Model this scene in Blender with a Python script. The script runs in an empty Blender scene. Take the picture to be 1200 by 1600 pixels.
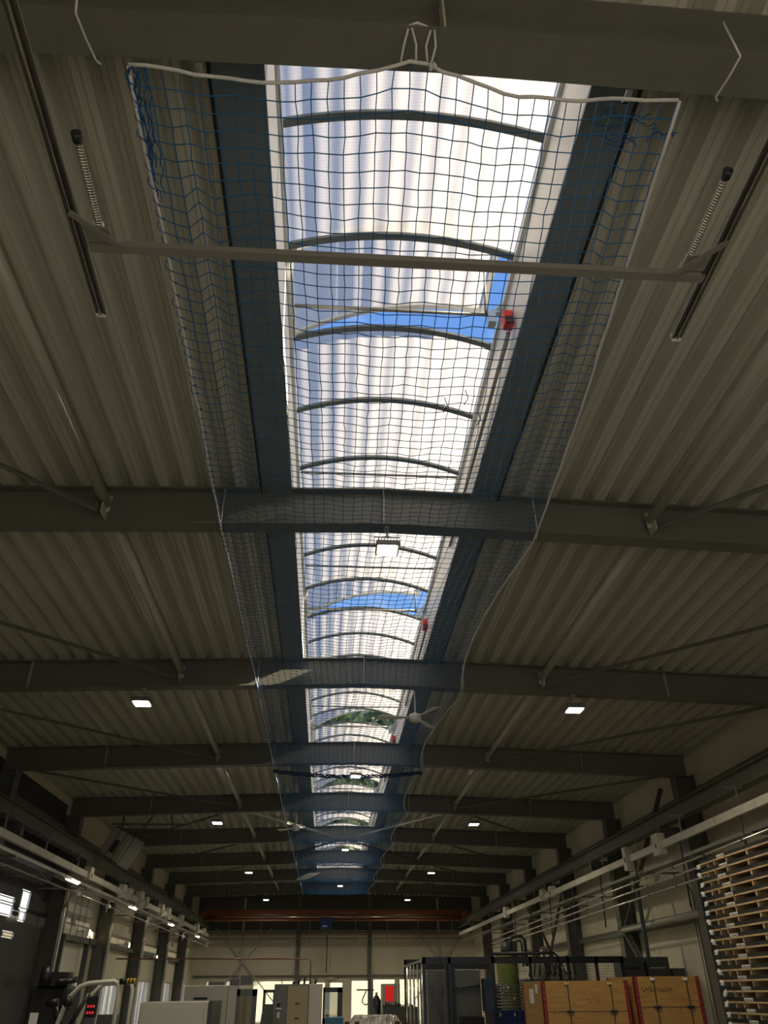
import bpy, math, random
from mathutils import Vector, Matrix
R_ = random.Random(7)
S = bpy.context.scene
COL = S.collection
PI = math.pi

# ------------------------------------------------------------------ camera
cam_d = bpy.data.cameras.new('camera'); cam = bpy.data.objects.new('camera', cam_d); COL.objects.link(cam)
F = 1170.0
dY = Vector((508-600, 800-1552, F)).normalized()
u = Vector((587-600, 800+1022, F)); u = (u - u.dot(dY)*dY).normalized()
dX = dY.cross(u)
if dX.x < 0: dX = -dX
rows = (dX, dY, u)                      # world axes in camera (right, up, forward)
M = Matrix(((rows[0][0], rows[0][1], -rows[0][2], 0.0),
            (rows[1][0], rows[1][1], -rows[1][2], 0.0),
            (rows[2][0], rows[2][1], -rows[2][2], 1.6),
            (0, 0, 0, 1)))
cam.matrix_world = M
cam_d.sensor_fit = 'HORIZONTAL'; cam_d.sensor_width = 36.0; cam_d.lens = 36.0*F/1200.0
cam_d.clip_start = 0.05; cam_d.clip_end = 500
S.camera = cam
# ------------------------------------------------------------------ light
S.view_settings.view_transform = 'Standard'; S.view_settings.look = 'None'
S.view_settings.exposure = 0.0; S.view_settings.gamma = 1.0; S.view_settings.use_curve_mapping = False
S.cycles.max_bounces = 10; S.cycles.diffuse_bounces = 6; S.cycles.transparent_max_bounces = 24
S.cycles.sample_clamp_indirect = 4.0
SUN_STRENGTH = 14.0
LAMP_W = 58.0
SKY = 1.0
w = bpy.data.worlds.new('sky'); S.world = w; w.use_nodes = True
nt = w.node_tree; nt.nodes.clear()
out = nt.nodes.new('ShaderNodeOutputWorld'); bg = nt.nodes.new('ShaderNodeBackground')
tc = nt.nodes.new('ShaderNodeTexCoord'); sep = nt.nodes.new('ShaderNodeSeparateXYZ')
nt.links.new(tc.outputs['Generated'], sep.inputs[0])
grad = nt.nodes.new('ShaderNodeValToRGB')
grad.color_ramp.elements[0].position = 0.0; grad.color_ramp.elements[0].color = (0.75, 0.83, 0.92, 1)
grad.color_ramp.elements[1].position = 1.0; grad.color_ramp.elements[1].color = (0.12, 0.29, 0.78, 1)
e = grad.color_ramp.elements.new(0.35); e.color = (0.22, 0.45, 0.92, 1)
nt.links.new(sep.outputs['Z'], grad.inputs[0])
noi = nt.nodes.new('ShaderNodeTexNoise'); noi.inputs['Scale'].default_value = 2.6; noi.inputs['Detail'].default_value = 7
nt.links.new(tc.outputs['Generated'], noi.inputs['Vector'])
cr = nt.nodes.new('ShaderNodeValToRGB'); cr.color_ramp.elements[0].position = 0.50; cr.color_ramp.elements[1].position = 0.64
nt.links.new(noi.outputs['Fac'], cr.inputs[0])
mx = nt.nodes.new('ShaderNodeMixRGB'); nt.links.new(cr.outputs[0], mx.inputs[0]); nt.links.new(grad.outputs[0], mx.inputs[1])
mx.inputs[2].default_value = (1.25, 1.22, 1.18, 1)
nt.links.new(mx.outputs[0], bg.inputs[0]); bg.inputs[1].default_value = SKY
nt.links.new(bg.outputs[0], out.inputs[0])
sd = bpy.data.lights.new('sun', 'SUN'); sd.energy = SUN_STRENGTH; sd.angle = 0.01; sd.color = (1.0, 0.86, 0.66)
sun = bpy.data.objects.new('sun', sd); COL.objects.link(sun)
sun.rotation_euler = Vector((-2.63, 0.68, -1.22)).to_track_quat('-Z', 'Y').to_euler()
sun.location = (20, -5, 15)

# ------------------------------------------------------------------ materials
MATS = {}
def mat(name, col, rough=0.6, metal=0.0, noise=0.0, scale=8.0, stretch=None, bump=0.0, spec=None, col2=None):
    if name in MATS: return MATS[name]
    m = bpy.data.materials.new(name); m.use_nodes = True; n = m.node_tree; b = n.nodes['Principled BSDF']
    b.inputs['Base Color'].default_value = (*col, 1); b.inputs['Roughness'].default_value = rough; b.inputs['Metallic'].default_value = metal
    if spec is not None: b.inputs['Specular IOR Level'].default_value = spec
    if noise > 0 or bump > 0:
        t = n.nodes.new('ShaderNodeTexCoord'); mp = n.nodes.new('ShaderNodeMapping')
        if stretch: mp.inputs['Scale'].default_value = stretch
        n.links.new(t.outputs['Object'], mp.inputs['Vector'])
        tx = n.nodes.new('ShaderNodeTexNoise'); tx.inputs['Scale'].default_value = scale; tx.inputs['Detail'].default_value = 4
        n.links.new(mp.outputs[0], tx.inputs['Vector'])
        if noise > 0:
            r = n.nodes.new('ShaderNodeValToRGB')
            c2 = col2 if col2 else tuple(min(1, c*(1+noise)) for c in col)
            r.color_ramp.elements[0].color = (*[c*(1-noise) for c in col], 1); r.color_ramp.elements[0].position = 0.3
            r.color_ramp.elements[1].color = (*c2, 1); r.color_ramp.elements[1].position = 0.7
            n.links.new(tx.outputs['Fac'], r.inputs[0]); n.links.new(r.outputs[0], b.inputs['Base Color'])
        if bump > 0:
            bp = n.nodes.new('ShaderNodeBump'); bp.inputs['Strength'].default_value = bump; bp.inputs['Distance'].default_value = 0.01
            n.links.new(tx.outputs['Fac'], bp.inputs['Height']); n.links.new(bp.outputs[0], b.inputs['Normal'])
    MATS[name] = m; return m
def emis(name, col, st):
    if name in MATS: return MATS[name]
    m = bpy.data.materials.new(name); m.use_nodes = True; b = m.node_tree.nodes['Principled BSDF']
    b.inputs['Base Color'].default_value = (*col, 1)
    b.inputs['Emission Color'].default_value = (*col, 1); b.inputs['Emission Strength'].default_value = st
    MATS[name] = m; return m
def glass(name, tint=(1, 1, 1), refl=0.08):
    m = bpy.data.materials.new(name); m.use_nodes = True; n = m.node_tree; n.nodes.clear()
    o = n.nodes.new('ShaderNodeOutputMaterial'); tr = n.nodes.new('ShaderNodeBsdfTransparent'); g = n.nodes.new('ShaderNodeBsdfGlossy')
    tr.inputs[0].default_value = (*tint, 1); g.inputs['Roughness'].default_value = 0.03
    x = n.nodes.new('ShaderNodeMixShader'); x.inputs[0].default_value = refl
    n.links.new(tr.outputs[0], x.inputs[1]); n.links.new(g.outputs[0], x.inputs[2]); n.links.new(x.outputs[0], o.inputs[0])
    MATS[name] = m; return m
def polycarb():
    m = bpy.data.materials.new('twinwall_polycarbonate'); m.use_nodes = True; n = m.node_tree; n.nodes.clear()
    o = n.nodes.new('ShaderNodeOutputMaterial')
    tl = n.nodes.new('ShaderNodeBsdfTranslucent'); df = n.nodes.new('ShaderNodeBsdfDiffuse'); tr = n.nodes.new('ShaderNodeBsdfTransparent')
    tl.inputs[0].default_value = (0.56, 0.52, 0.46, 1); df.inputs[0].default_value = (0.6, 0.6, 0.58, 1); tr.inputs[0].default_value = (0.9, 0.92, 0.95, 1)
    # fine flutes run across the sheet: alternate the share of clear view
    t = n.nodes.new('ShaderNodeTexCoord'); wv = n.nodes.new('ShaderNodeTexWave'); wv.bands_direction = 'Y'; wv.inputs['Scale'].default_value = 12.0
    n.links.new(t.outputs['Object'], wv.inputs['Vector'])
    mr = n.nodes.new('ShaderNodeMapRange'); mr.inputs['To Min'].default_value = 0.05; mr.inputs['To Max'].default_value = 0.13
    n.links.new(wv.outputs['Fac'], mr.inputs['Value'])
    a = n.nodes.new('ShaderNodeMixShader'); a.inputs[0].default_value = 0.15
    n.links.new(tl.outputs[0], a.inputs[1]); n.links.new(df.outputs[0], a.inputs[2])
    c = n.nodes.new('ShaderNodeMixShader'); n.links.new(mr.outputs[0], c.inputs[0])
    n.links.new(a.outputs[0], c.inputs[1]); n.links.new(tr.outputs[0], c.inputs[2])
    n.links.new(c.outputs[0], o.inputs[0]); return m
PC = polycarb()
DECK = mat('coated_deck_steel', (0.52, 0.51, 0.42), 0.30, 0.0, 0.10, 3.0, (18, 0.35, 18))
BEAM = mat('grey_painted_steel', (0.15, 0.15, 0.122), 0.5, 0.0, 0.06, 5.0)
BEAMD = mat('dark_primed_steel', (0.10, 0.10, 0.085), 0.55, 0.0, 0.1, 5.0)
TUBE = mat('grey_brace_paint', (0.50, 0.49, 0.40), 0.45)
KERB = mat('slate_grey_kerb_sheet', (0.17, 0.21, 0.23), 0.5, 0.0, 0.06, 4.0)
WHITE = mat('white_coated_aluminium', (0.75, 0.75, 0.72), 0.45)
ALU = mat('bare_aluminium', (0.55, 0.55, 0.52), 0.35, 0.7)
ARCH = mat('grey_arch_profile', (0.16, 0.185, 0.185), 0.5)
CHROME = mat('galvanised_rail', (0.62, 0.60, 0.54), 0.22, 1.0)
GALV = mat('galvanised_dull', (0.36, 0.35, 0.30), 0.45, 0.6)
GALVD = mat('galvanised_dark', (0.16, 0.155, 0.13), 0.35, 0.8)
PIPEM = mat('zinc_pipe', (0.72, 0.70, 0.62), 0.3, 0.75)
SPRING = mat('spring_steel', (0.75, 0.70, 0.58), 0.2, 1.0)
BLACK = mat('black_plastic', (0.012, 0.012, 0.012), 0.45)
BLACKM = mat('black_powder_coat', (0.018, 0.018, 0.017), 0.35)
NETM = mat('blue_net_cord', (0.012, 0.15, 0.36), 0.6)
ROPE = mat('white_rope', (0.70, 0.70, 0.66), 0.8, 0.0, 0.1, 60)
ROPEB = mat('blue_lashing_cord', (0.01, 0.10, 0.30), 0.7)
RED = mat('red_plastic', (0.75, 0.04, 0.03), 0.4)
DRED = mat('dark_red_edge_strip', (0.22, 0.015, 0.012), 0.5)
CREAM = mat('cream_wall_panel', (0.74, 0.68, 0.51), 0.6, 0.0, 0.05, 1.2)
DWALL = mat('dark_grey_wall', (0.05, 0.052, 0.05), 0.6, 0.0, 0.1, 2)
FLOORM = mat('sealed_concrete', (0.185, 0.18, 0.152), 0.5, 0.0, 0.12, 0.8)
ORANGE = mat('orange_crane_paint', (0.27, 0.075, 0.008), 0.45)
BLUEP = mat('blue_machine_paint', (0.01, 0.035, 0.16), 0.4)
LBLUE = mat('light_blue_cabinet_paint', (0.05, 0.20, 0.30), 0.4)
GREEN = mat('green_machine_paint', (0.11, 0.14, 0.025), 0.4)
MGREY = mat('machine_light_grey', (0.42, 0.41, 0.34), 0.45, 0.0, 0.04, 2)
MWHITE = mat('machine_off_white', (0.60, 0.58, 0.48), 0.45, 0.0, 0.03, 2)
DGREY = mat('cabinet_dark_grey', (0.07, 0.075, 0.07), 0.45)
MIDG = mat('cabinet_mid_grey', (0.17, 0.175, 0.16), 0.45)
TAN = mat('tan_door_panel', (0.42, 0.35, 0.20), 0.5)
DUCT = mat('white_busbar_casing', (0.80, 0.76, 0.64), 0.5, 0.0, 0.05, 3)
COPPER = mat('reddish_pipe', (0.30, 0.14, 0.09), 0.4, 0.4)
PLY = mat('plywood', (0.42, 0.225, 0.062), 0.55, 0.0, 0.18, 3.0, (1.0, 1.0, 9.0))
PINE = mat('pallet_pine', (0.60, 0.42, 0.22), 0.7, 0.0, 0.2, 6.0, (2, 1, 8))
TRAY = mat('black_carton', (0.02, 0.021, 0.02), 0.5)
FILM = mat('white_stretch_film', (0.85, 0.85, 0.82), 0.35, 0.0, 0.1, 30)
PAPER = mat('white_label_paper', (0.8, 0.79, 0.75), 0.6)
INK = mat('printed_ink', (0.03, 0.03, 0.03), 0.6)
PINK = mat('black_strap', (0.02, 0.03, 0.02), 0.5)
YELLOW = mat('yellow_foam', (0.65, 0.42, 0.04), 0.6)
FOIL = mat('wrinkled_clear_film', (0.55, 0.50, 0.42), 0.18, 0.3, 0.3, 14, None, 1.0)
KNOT = mat('wood_knot_brown', (0.25, 0.11, 0.03), 0.6)
RUST = mat('brown_strut', (0.10, 0.06, 0.04), 0.6)
LEAF = mat('leaf_green', (0.24, 0.32, 0.16), 0.7, 0.0, 0.5, 1.5)
BARK = mat('bark', (0.12, 0.08, 0.05), 0.9)
GROUND = mat('outdoor_paving', (0.42, 0.40, 0.36), 0.9, 0.0, 0.1, 0.3)
FACADE = mat('cream_render', (0.85, 0.80, 0.60), 0.9)
LAMPE = emis('led_panel_glow', (1.0, 0.95, 0.82), 26.0)
TUBEE = emis('linear_led_glow', (1.0, 0.93, 0.78), 7.0)
REDE = emis('red_lit_window', (0.8, 0.02, 0.02), 0.4)
REDL = emis('red_indicator', (1.0, 0.04, 0.05), 0.5)
GL = glass('clear_glass')
GLF = glass('dirty_machine_window', (0.55, 0.55, 0.48), 0.12)

# ------------------------------------------------------------------ mesh builder
class B:
    def __init__(s): s.v = []; s.f = []; s.sm = []
    def add(s, vs, fs, smooth=False):
        k = len(s.v); s.v += [tuple(a) for a in vs]
        s.f += [tuple(i+k for i in f) for f in fs]; s.sm += [smooth]*len(fs); return s
    def box(s, x0, x1, y0, y1, z0, z1):
        vs = [(x0,y0,z0),(x1,y0,z0),(x1,y1,z0),(x0,y1,z0),(x0,y0,z1),(x1,y0,z1),(x1,y1,z1),(x0,y1,z1)]
        return s.add(vs, [(0,3,2,1),(4,5,6,7),(0,1,5,4),(1,2,6,5),(2,3,7,6),(3,0,4,7)])
    def cbox(s, c, sx, sy, sz, rot=None):
        m = rot.to_matrix() if rot is not None and hasattr(rot, 'to_matrix') else (rot or Matrix.Identity(3))
        vs = []
        for z in (-.5,.5):
            for x, y in ((-.5,-.5),(.5,-.5),(.5,.5),(-.5,.5)):
                vs.append(Vector(c) + m @ Vector((x*sx, y*sy, z*sz)))
        return s.add(vs, [(0,3,2,1),(4,5,6,7),(0,1,5,4),(1,2,6,5),(2,3,7,6),(3,0,4,7)])
    def hexa(s, p8):
        return s.add(p8, [(0,3,2,1),(4,5,6,7),(0,1,5,4),(1,2,6,5),(2,3,7,6),(3,0,4,7)])
    def bar(s, p, q, w_, h_, up=(0,0,1)):
        p = Vector(p); q = Vector(q); d = (q-p).normalized(); a = d.cross(Vector(up))
        if a.length < 1e-4: a = d.cross(Vector((1,0,0)))
        a.normalize(); b = a.cross(d).normalized()
        vs = []
        for c in (p, q):
            for sx, sy in ((-.5,-.5),(.5,-.5),(.5,.5),(-.5,.5)): vs.append(c + a*w_*sx + b*h_*sy)
        return s.add(vs, [(0,3,2,1),(4,5,6,7),(0,1,5,4),(1,2,6,5),(2,3,7,6),(3,0,4,7)])
    def tube(s, pts, r, n=8, cap=True):
        pts = [Vector(p) for p in pts]
        rs = r if isinstance(r, (list, tuple)) else [r]*len(pts)
        ref = None; vs = []
        for i, p in enumerate(pts):
            d = (pts[min(i+1, len(pts)-1)] - pts[max(i-1, 0)])
            if d.length < 1e-9: d = Vector((0,0,1))
            d.normalize()
            if ref is None:
                ref = d.cross(Vector((0,0,1)))
                if ref.length < 1e-3: ref = d.cross(Vector((1,0,0)))
            else: ref = ref - ref.dot(d)*d
            if ref.length < 1e-6: ref = d.cross(Vector((0.3,1,0.2)))
            ref.normalize(); b = d.cross(ref)
            for k in range(n):
                a = 2*PI*k/n; vs.append(p + (ref*math.cos(a) + b*math.sin(a))*rs[i])
        fs = []
        for i in range(len(pts)-1):
            for k in range(n):
                fs.append((i*n+k, i*n+(k+1)%n, (i+1)*n+(k+1)%n, (i+1)*n+k))
        s.add(vs, fs, True)
        if cap:
            k0 = len(s.v)-len(vs)
            s.f.append(tuple(k0+i for i in range(n))[::-1]); s.sm.append(False)
            s.f.append(tuple(k0+(len(pts)-1)*n+i for i in range(n))); s.sm.append(False)
        return s
    def ball(s, c, r, nu=10, nv=6, sq=(1,1,1)):
        vs = []; fs = []
        for j in range(nv+1):
            t = PI*j/nv
            for i in range(nu):
                a = 2*PI*i/nu
                vs.append((c[0]+r*sq[0]*math.sin(t)*math.cos(a), c[1]+r*sq[1]*math.sin(t)*math.sin(a), c[2]+r*sq[2]*math.cos(t)))
        for j in range(nv):
            for i in range(nu): fs.append((j*nu+i, (j+1)*nu+i, (j+1)*nu+(i+1)%nu, j*nu+(i+1)%nu))
        return s.add(vs, fs, True)
def rootloc(p):
    while p.parent: p = p.parent
    return Vector(p.location)
def mesh_obj(b, name, m, off=(0,0,0), bevel=0.0):
    me = bpy.data.meshes.new(name)
    o3 = Vector(off)
    me.from_pydata([(v[0]-o3.x, v[1]-o3.y, v[2]-o3.z) for v in b.v], [], b.f)
    me.polygons.foreach_set('use_smooth', b.sm); me.update()
    me.materials.append(m)
    o = bpy.data.objects.new(name, me); COL.objects.link(o)
    if bevel > 0:
        md = o.modifiers.new('bevel', 'BEVEL'); md.width = bevel; md.segments = 2; md.limit_method = 'ANGLE'
    return o
def tagp(o, label, cat, group=None, kind=None):
    o['label'] = label; o['category'] = cat
    if group: o['group'] = group
    if kind: o['kind'] = kind
def thing(name, label, cat, loc=(0,0,0), group=None):
    o = bpy.data.objects.new(name, None); o.empty_display_size = 0.2; COL.objects.link(o); o.location = loc
    tagp(o, label, cat, group); return o
def part(b, name, m, parent, label=None, bevel=0.0):
    o = mesh_obj(b, name, m, rootloc(parent), bevel); o.parent = parent
    if label: o['label'] = label
    return o
def solo(b, name, m, label, cat, group=None, bevel=0.0):
    xs = [v[0] for v in b.v]; ys = [v[1] for v in b.v]; zs = [v[2] for v in b.v]
    off = ((min(xs)+max(xs))/2, (min(ys)+max(ys))/2, min(zs))
    o = mesh_obj(b, name, m, off, bevel); o.location = off
    tagp(o, label, cat, group); return o
def struct(b, name, m, label=None, cat=None, parent=None):
    o = mesh_obj(b, name, m)
    if parent: o.parent = parent
    else:
        o['kind'] = 'structure'
        o['label'] = label; o['category'] = cat
    return o
ORD = ['first','second','third','fourth','fifth','sixth','seventh','eighth','ninth','tenth','eleventh','twelfth','thirteenth',
       'fourteenth','fifteenth','sixteenth','seventeenth','eighteenth','nineteenth','twentieth','twenty-first','twenty-second','twenty-third','twenty-fourth','twenty-fifth','twenty-sixth']

# ------------------------------------------------------------------ hall geometry
XR = 0.48                                   # ridge
XL, XRT = -6.68, 7.66                       # column faces
WL, WR = -7.10, 8.10                        # wall faces
YF = 47.2                                   # far gable
def zbot(x): return 5.875 - 0.030*abs(x-XR)
def zdeck(x): return 6.345 - 0.030*abs(x-XR)
BY = [2.03] + [6.97+5*n for n in range(0, 8)]   # beam centre lines
def img(px, py, Y):                         # photo pixel -> point on the plane y = Y
    c = Vector((px-600, 800-py, F)); v = Vector((rows[0].dot(c), rows[1].dot(c), rows[2].dot(c)))
    t = Y/v.y; return Vector((v.x*t, Y, 1.6+v.z*t))

# floor, walls
b = B().box(WL-0.3, WR+0.3, -1.3, YF+0.3, -0.3, 0.0); struct(b, 'floor', FLOORM, 'grey sealed concrete hall floor', 'floor')
b = B().box(-90, 90, -60, WL*0-1.31, -0.45, -0.02)
b.box(-90, WL-0.31, -1.3, YF+0.3, -0.45, -0.02); b.box(WR+0.31, 90, -1.3, YF+0.3, -0.45, -0.02); b.box(-90, 90, YF+0.31, 140, -0.45, -0.02)
struct(b, 'ground', GROUND, 'paved yard outside the hall', 'ground')

# ceiling decks: trapezoidal steel
def deck(x0, x1, name, label):
    b = B(); xs = []
    pitch = 0.275; x = x0
    prof = []                                # (x, dz)
    while x < x1:
        for dx, dz in ((0, 0), (0.047, 0), (0.055, .009), (0.063, 0), (0.11, 0), (0.150, 0.105), (0.184, 0.105), (0.192, 0.095), (0.200, 0.105), (0.235, 0.105)):
            xx = x+dx
            if xx < x1: prof.append((xx, dz))
        x += pitch
    prof.append((x1, 0))
    y0, y1 = -1.0, YF
    n = len(prof)
    vs = [(px, y0, zdeck(px)+dz) for px, dz in prof] + [(px, y1, zdeck(px)+dz) for px, dz in prof]
    b.add(vs, [(i, i+1, n+i+1, n+i) for i in range(n-1)])
    # insulation slab on top
    za = zdeck(x0)+0.13; zb = zdeck(x1)+0.13
    b.hexa([(x0,y0,za),(x1,y0,zb),(x1,y1,zb),(x0,y1,za),(x0,y0,za+.16),(x1,y0,zb+.16),(x1,y1,zb+.16),(x0,y1,za+.16)])
    return struct(b, name, DECK, label, 'ceiling')
KL0, KL1 = -0.86, -0.535      # kerb strip left
KR0, KR1 = 1.465, 1.765
cl = deck(WL-0.1, KL0, 'ceiling', 'corrugated steel roof deck left of the skylight strip')
cr_ = deck(KR1, WR+0.1, 'ceiling.001', 'corrugated steel roof deck right of the skylight strip')
b = B()                                      # roof closed over the ridge before and behind the skylight
for y0, y1 in ((-1.0, 2.03), (40.55, YF)):
    vs=[]; prof=[]
    x = KL0
    while x < KR1:
        for dx, dz in ((0, 0), (0.11, 0), (0.150, 0.105), (0.235, 0.105)):
            if x+dx < KR1: prof.append((x+dx, dz))
        x += 0.275
    prof.append((KR1, 0)); n = len(prof)
    b.add([(px, y0, zdeck(px)+dz) for px, dz in prof]+[(px, y1, zdeck(px)+dz) for px, dz in prof], [(i,i+1,n+i+1,n+i) for i in range(n-1)])
    b.box(KL0, KR1, y0, y1, 6.46, 6.62)
struct(b, 'ceiling.002', DECK, 'corrugated roof deck over the ridge beyond both ends of the skylight', 'ceiling')

# side walls -------------------------------------------------------
def wall_with_holes(axis, c0, c1, a0, a1, z0, z1, holes, m, name, label):
    """wall slab; axis 'x' = wall at x in c0..c1 running along y; holes = (a0,a1,z0,z1)"""
    b = B(); cuts = sorted(set([a0, a1] + [h[0] for h in holes] + [h[1] for h in holes]))
    for i in range(len(cuts)-1):
        s0, s1 = cuts[i], cuts[i+1]; mid = (s0+s1)/2
        hs = sorted([(h[2], h[3]) for h in holes if h[0] <= mid <= h[1]])
        z = z0
        for hz0, hz1 in hs:
            if hz0 > z:
                if axis == 'x': b.box(c0, c1, s0, s1, z, hz0)
                else: b.box(s0, s1, c0, c1, z, hz0)
            z = hz1
        if z < z1:
            if axis == 'x': b.box(c0, c1, s0, s1, z, z1)
            else: b.box(s0, s1, c0, c1, z, z1)
    return struct(b, name, m, label, 'wall')
lh = []
for n in range(4, 9):
    y0 = BY[n]; 
    lh.append((y0+0.45, y0+4.55, 0.15, 2.05))
panes = [(18.05, 19.5, 3.10, 3.30), (18.05, 19.5, 3.34, 3.44), (19.85, 20.45, 3.30, 3.66), (19.95, 20.4, 3.06, 3.24), (19.2, 19.9, 2.70, 2.78), (18.75, 19.35, 2.08, 2.25)]
wlh = lh + [(9.0, 21.6, 0, 4.4)]
wall_with_holes('x', WL-0.25, WL, -1.0, YF, 0, 6.5, wlh, CREAM, 'wall_left', 'cream panelled left hall wall with low windows')
rh = []
wall_with_holes('x', WR, WR+0.25, -1.0, YF, 0, 6.5, rh, CREAM, 'wall_right', 'cream panelled right hall wall')
# far gable
fh = [(-5.6, -1.75, 1.2, 2.32), (-1.6, 2.05, 0.0, 2.12), (2.2, 6.2, 0.2, 2.12)]
fh = [(-6.3, -4.2, 0.9, 2.20), (-3.85, -0.75, 0.3, 2.20), (-0.55, 0.02, 0.0, 2.12), (0.20, 0.95, 0.0, 2.12), (1.35, 2.35, 0.0, 2.2), (2.50, 3.75, 0.0, 2.25), (3.92, 5.6, 0.0, 2.25)]
wall_with_holes('y', YF, YF+0.25, WL-0.25, WR+0.25, 0, 6.6, fh, CREAM, 'wall_far', 'cream far gable wall with window openings at the bottom')
b = B().box(WL, WR, YF-0.03, YF, 4.55, 6.4); 
struct(b, 'trim_1', mat('dark_gable_cladding', (0.10, 0.10, 0.085), 0.7, 0, .1, 2), 'dark upper cladding of the far gable wall', 'wall cladding')
wall_with_holes('y', -1.25, -1.0, WL-0.25, WR+0.25, 0, 6.5, [(-1.75, 2.35, 0, 4.5), (2.8, 7.2, .9, 4.4)], CREAM, 'wall_near', 'gable wall behind the camera with open doorway and an added light opening')  # side opening beside the doorway is added to bounce sun off the floor
# window frames + panes
wi = 1
def window_y(x0, x1, z0, z1, y, mull=()):
    global wi
    b = B(); t = 0.05
    b.box(x0, x0+t, y, y+0.12, z0, z1).box(x1-t, x1, y, y+0.12, z0, z1).box(x0, x1, y, y+0.12, z1-t, z1).box(x0, x1, y, y+0.12, z0, z0+t)
    for q in mull: b.box(q-0.025, q+0.025, y, y+0.12, z0, z1)
    o = struct(b, 'window_%d' % wi, WHITE, 'bright window of the far wall, %s from the left' % ORD[wi-1], 'window'); wi += 1
    p = struct(B().box(x0+t, x1-t, y+0.055, y+0.065, z0+t, z1-t), 'pane', GL, parent=o)
for h in fh: window_y(*h, YF+0.02, [(h[0]+h[1])/2] if h[1]-h[0] > 1.5 else [])
for k, h in enumerate(lh+panes):
    b = B(); t = 0.045 if k < 5 else .02; x0, x1 = (WL-0.14, WL-0.06) if k < 5 else (WL, WL+.045)
    y0, y1, z0, z1 = h
    b.box(x0, x1, y0, y0+t, z0, z1).box(x0, x1, y1-t, y1, z0, z1).box(x0, x1, y0, y1, z0, z0+t*.6).box(x0, x1, y0, y1, z1-t*.6, z1)
    if y1-y0 > 2:
        for q in range(1, 6): b.box(x0, x1, y0+(y1-y0)*q/6-.02, y0+(y1-y0)*q/6+.02, z0, z1)
        lab = 'low glazed strip window in the left wall, %s from the camera' % ORD[k]
    else: lab = ['wide small pane in the dark left door, nearest', 'narrow pane just above the nearest wide one in the dark left door', 'square pane in the dark left door, farthest and highest', 'small pane under the farthest square one in the dark left door', 'slit pane in the dark left door', 'lowest small pane in the dark left door'][k-5]
    o = struct(b, 'window_%d' % wi, ALU, lab, 'window'); wi += 1
    struct(B().box(x0+.02, x0+.025, y0+t, y1-t, z0+.02, z1-.02), 'pane', GL, parent=o)
# dark big sectional door panels of the near left bays, around the small panes; the dark sheet also covers the wall above the opening
dh = [(h[0]-.03, h[1]+.03, h[2]-.03, h[3]+.03) for h in panes]
wall_with_holes('x', WL, WL+0.04, 9.0, 21.75, 0, 5.9, dh, DWALL, 'door_1', 'dark closed sectional door and dark sheet above it in the left wall near the camera')
bpy.data.objects['door_1']['category'] = 'door'
# far window top lintel rails
b = B()
for z in (4.50, 4.38): b.box(WL+.1, WR-.1, YF-0.12, YF-0.03, z, z+0.05)
b.box(WL+.1, WR-.1, YF-0.12, YF-0.0, 2.33, 2.42)
struct(b, 'trim_2', BEAM, 'horizontal rails on the far gable wall', 'wall rail')

# exterior ---------------------------------------------------------
solo(B().box(-27, -26, 0, 60, -.02, 6.5).box(-27.4, -25.7, -.4, 60.4, 6.5, 6.8), 'backdrop_building', FACADE, 'cream facade block added to brighten the left wall windows', 'building')  # block added outside so the left panes look onto bright sunlit cream
solo(B().box(-30, 30, 66, 67, -.02, 5.5).box(-31, 31, 65.6, 67.4, 5.5, 5.8), 'backdrop_building', FACADE, 'cream building seen through the far windows of the hall', 'building')
def tree(x, y, h, r, label, sd):
    rr = random.Random(sd)
    t = thing('tree', label, 'tree', (x, y, 0), 'trees behind the hall seen through the open roof vents')
    part(B().tube([(x,y,-.02),(x+.2,y,h*.3),(x,y+.1,h*.6)], [0.45,.35,.2], 10), 'trunk', BARK, t)
    b = B()
    for k in range(2600):
        a = rr.random()*2*PI; q = rr.random()**.4; ph = math.acos(2*rr.random()-1)
        c = Vector((x+r*q*math.sin(ph)*math.cos(a), y+r*q*math.sin(ph)*math.sin(a), h*.66+h*.34*q*math.cos(ph)))
        s1 = Vector((rr.uniform(-1,1), rr.uniform(-1,1), rr.uniform(-1,1))).normalized()*.5
        s2 = s1.cross(Vector((rr.uniform(-1,1), rr.uniform(-1,1), rr.uniform(-1,1)))).normalized()*.4
        b.add([c-s1-s2, c+s1-s2, c+s1+s2, c-s1+s2], [(0,1,2,3)])
    part(b, 'foliage', LEAF, t)
tree(-6, 62, 27, 6.5, 'tall green tree at left behind the hall roof', 1)
tree(7, 60, 25, 6.5, 'tall green tree at right behind the hall roof', 2)
tree(0.5, 74, 31, 7.0, 'tallest green tree in the middle behind the hall roof', 3)

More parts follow.
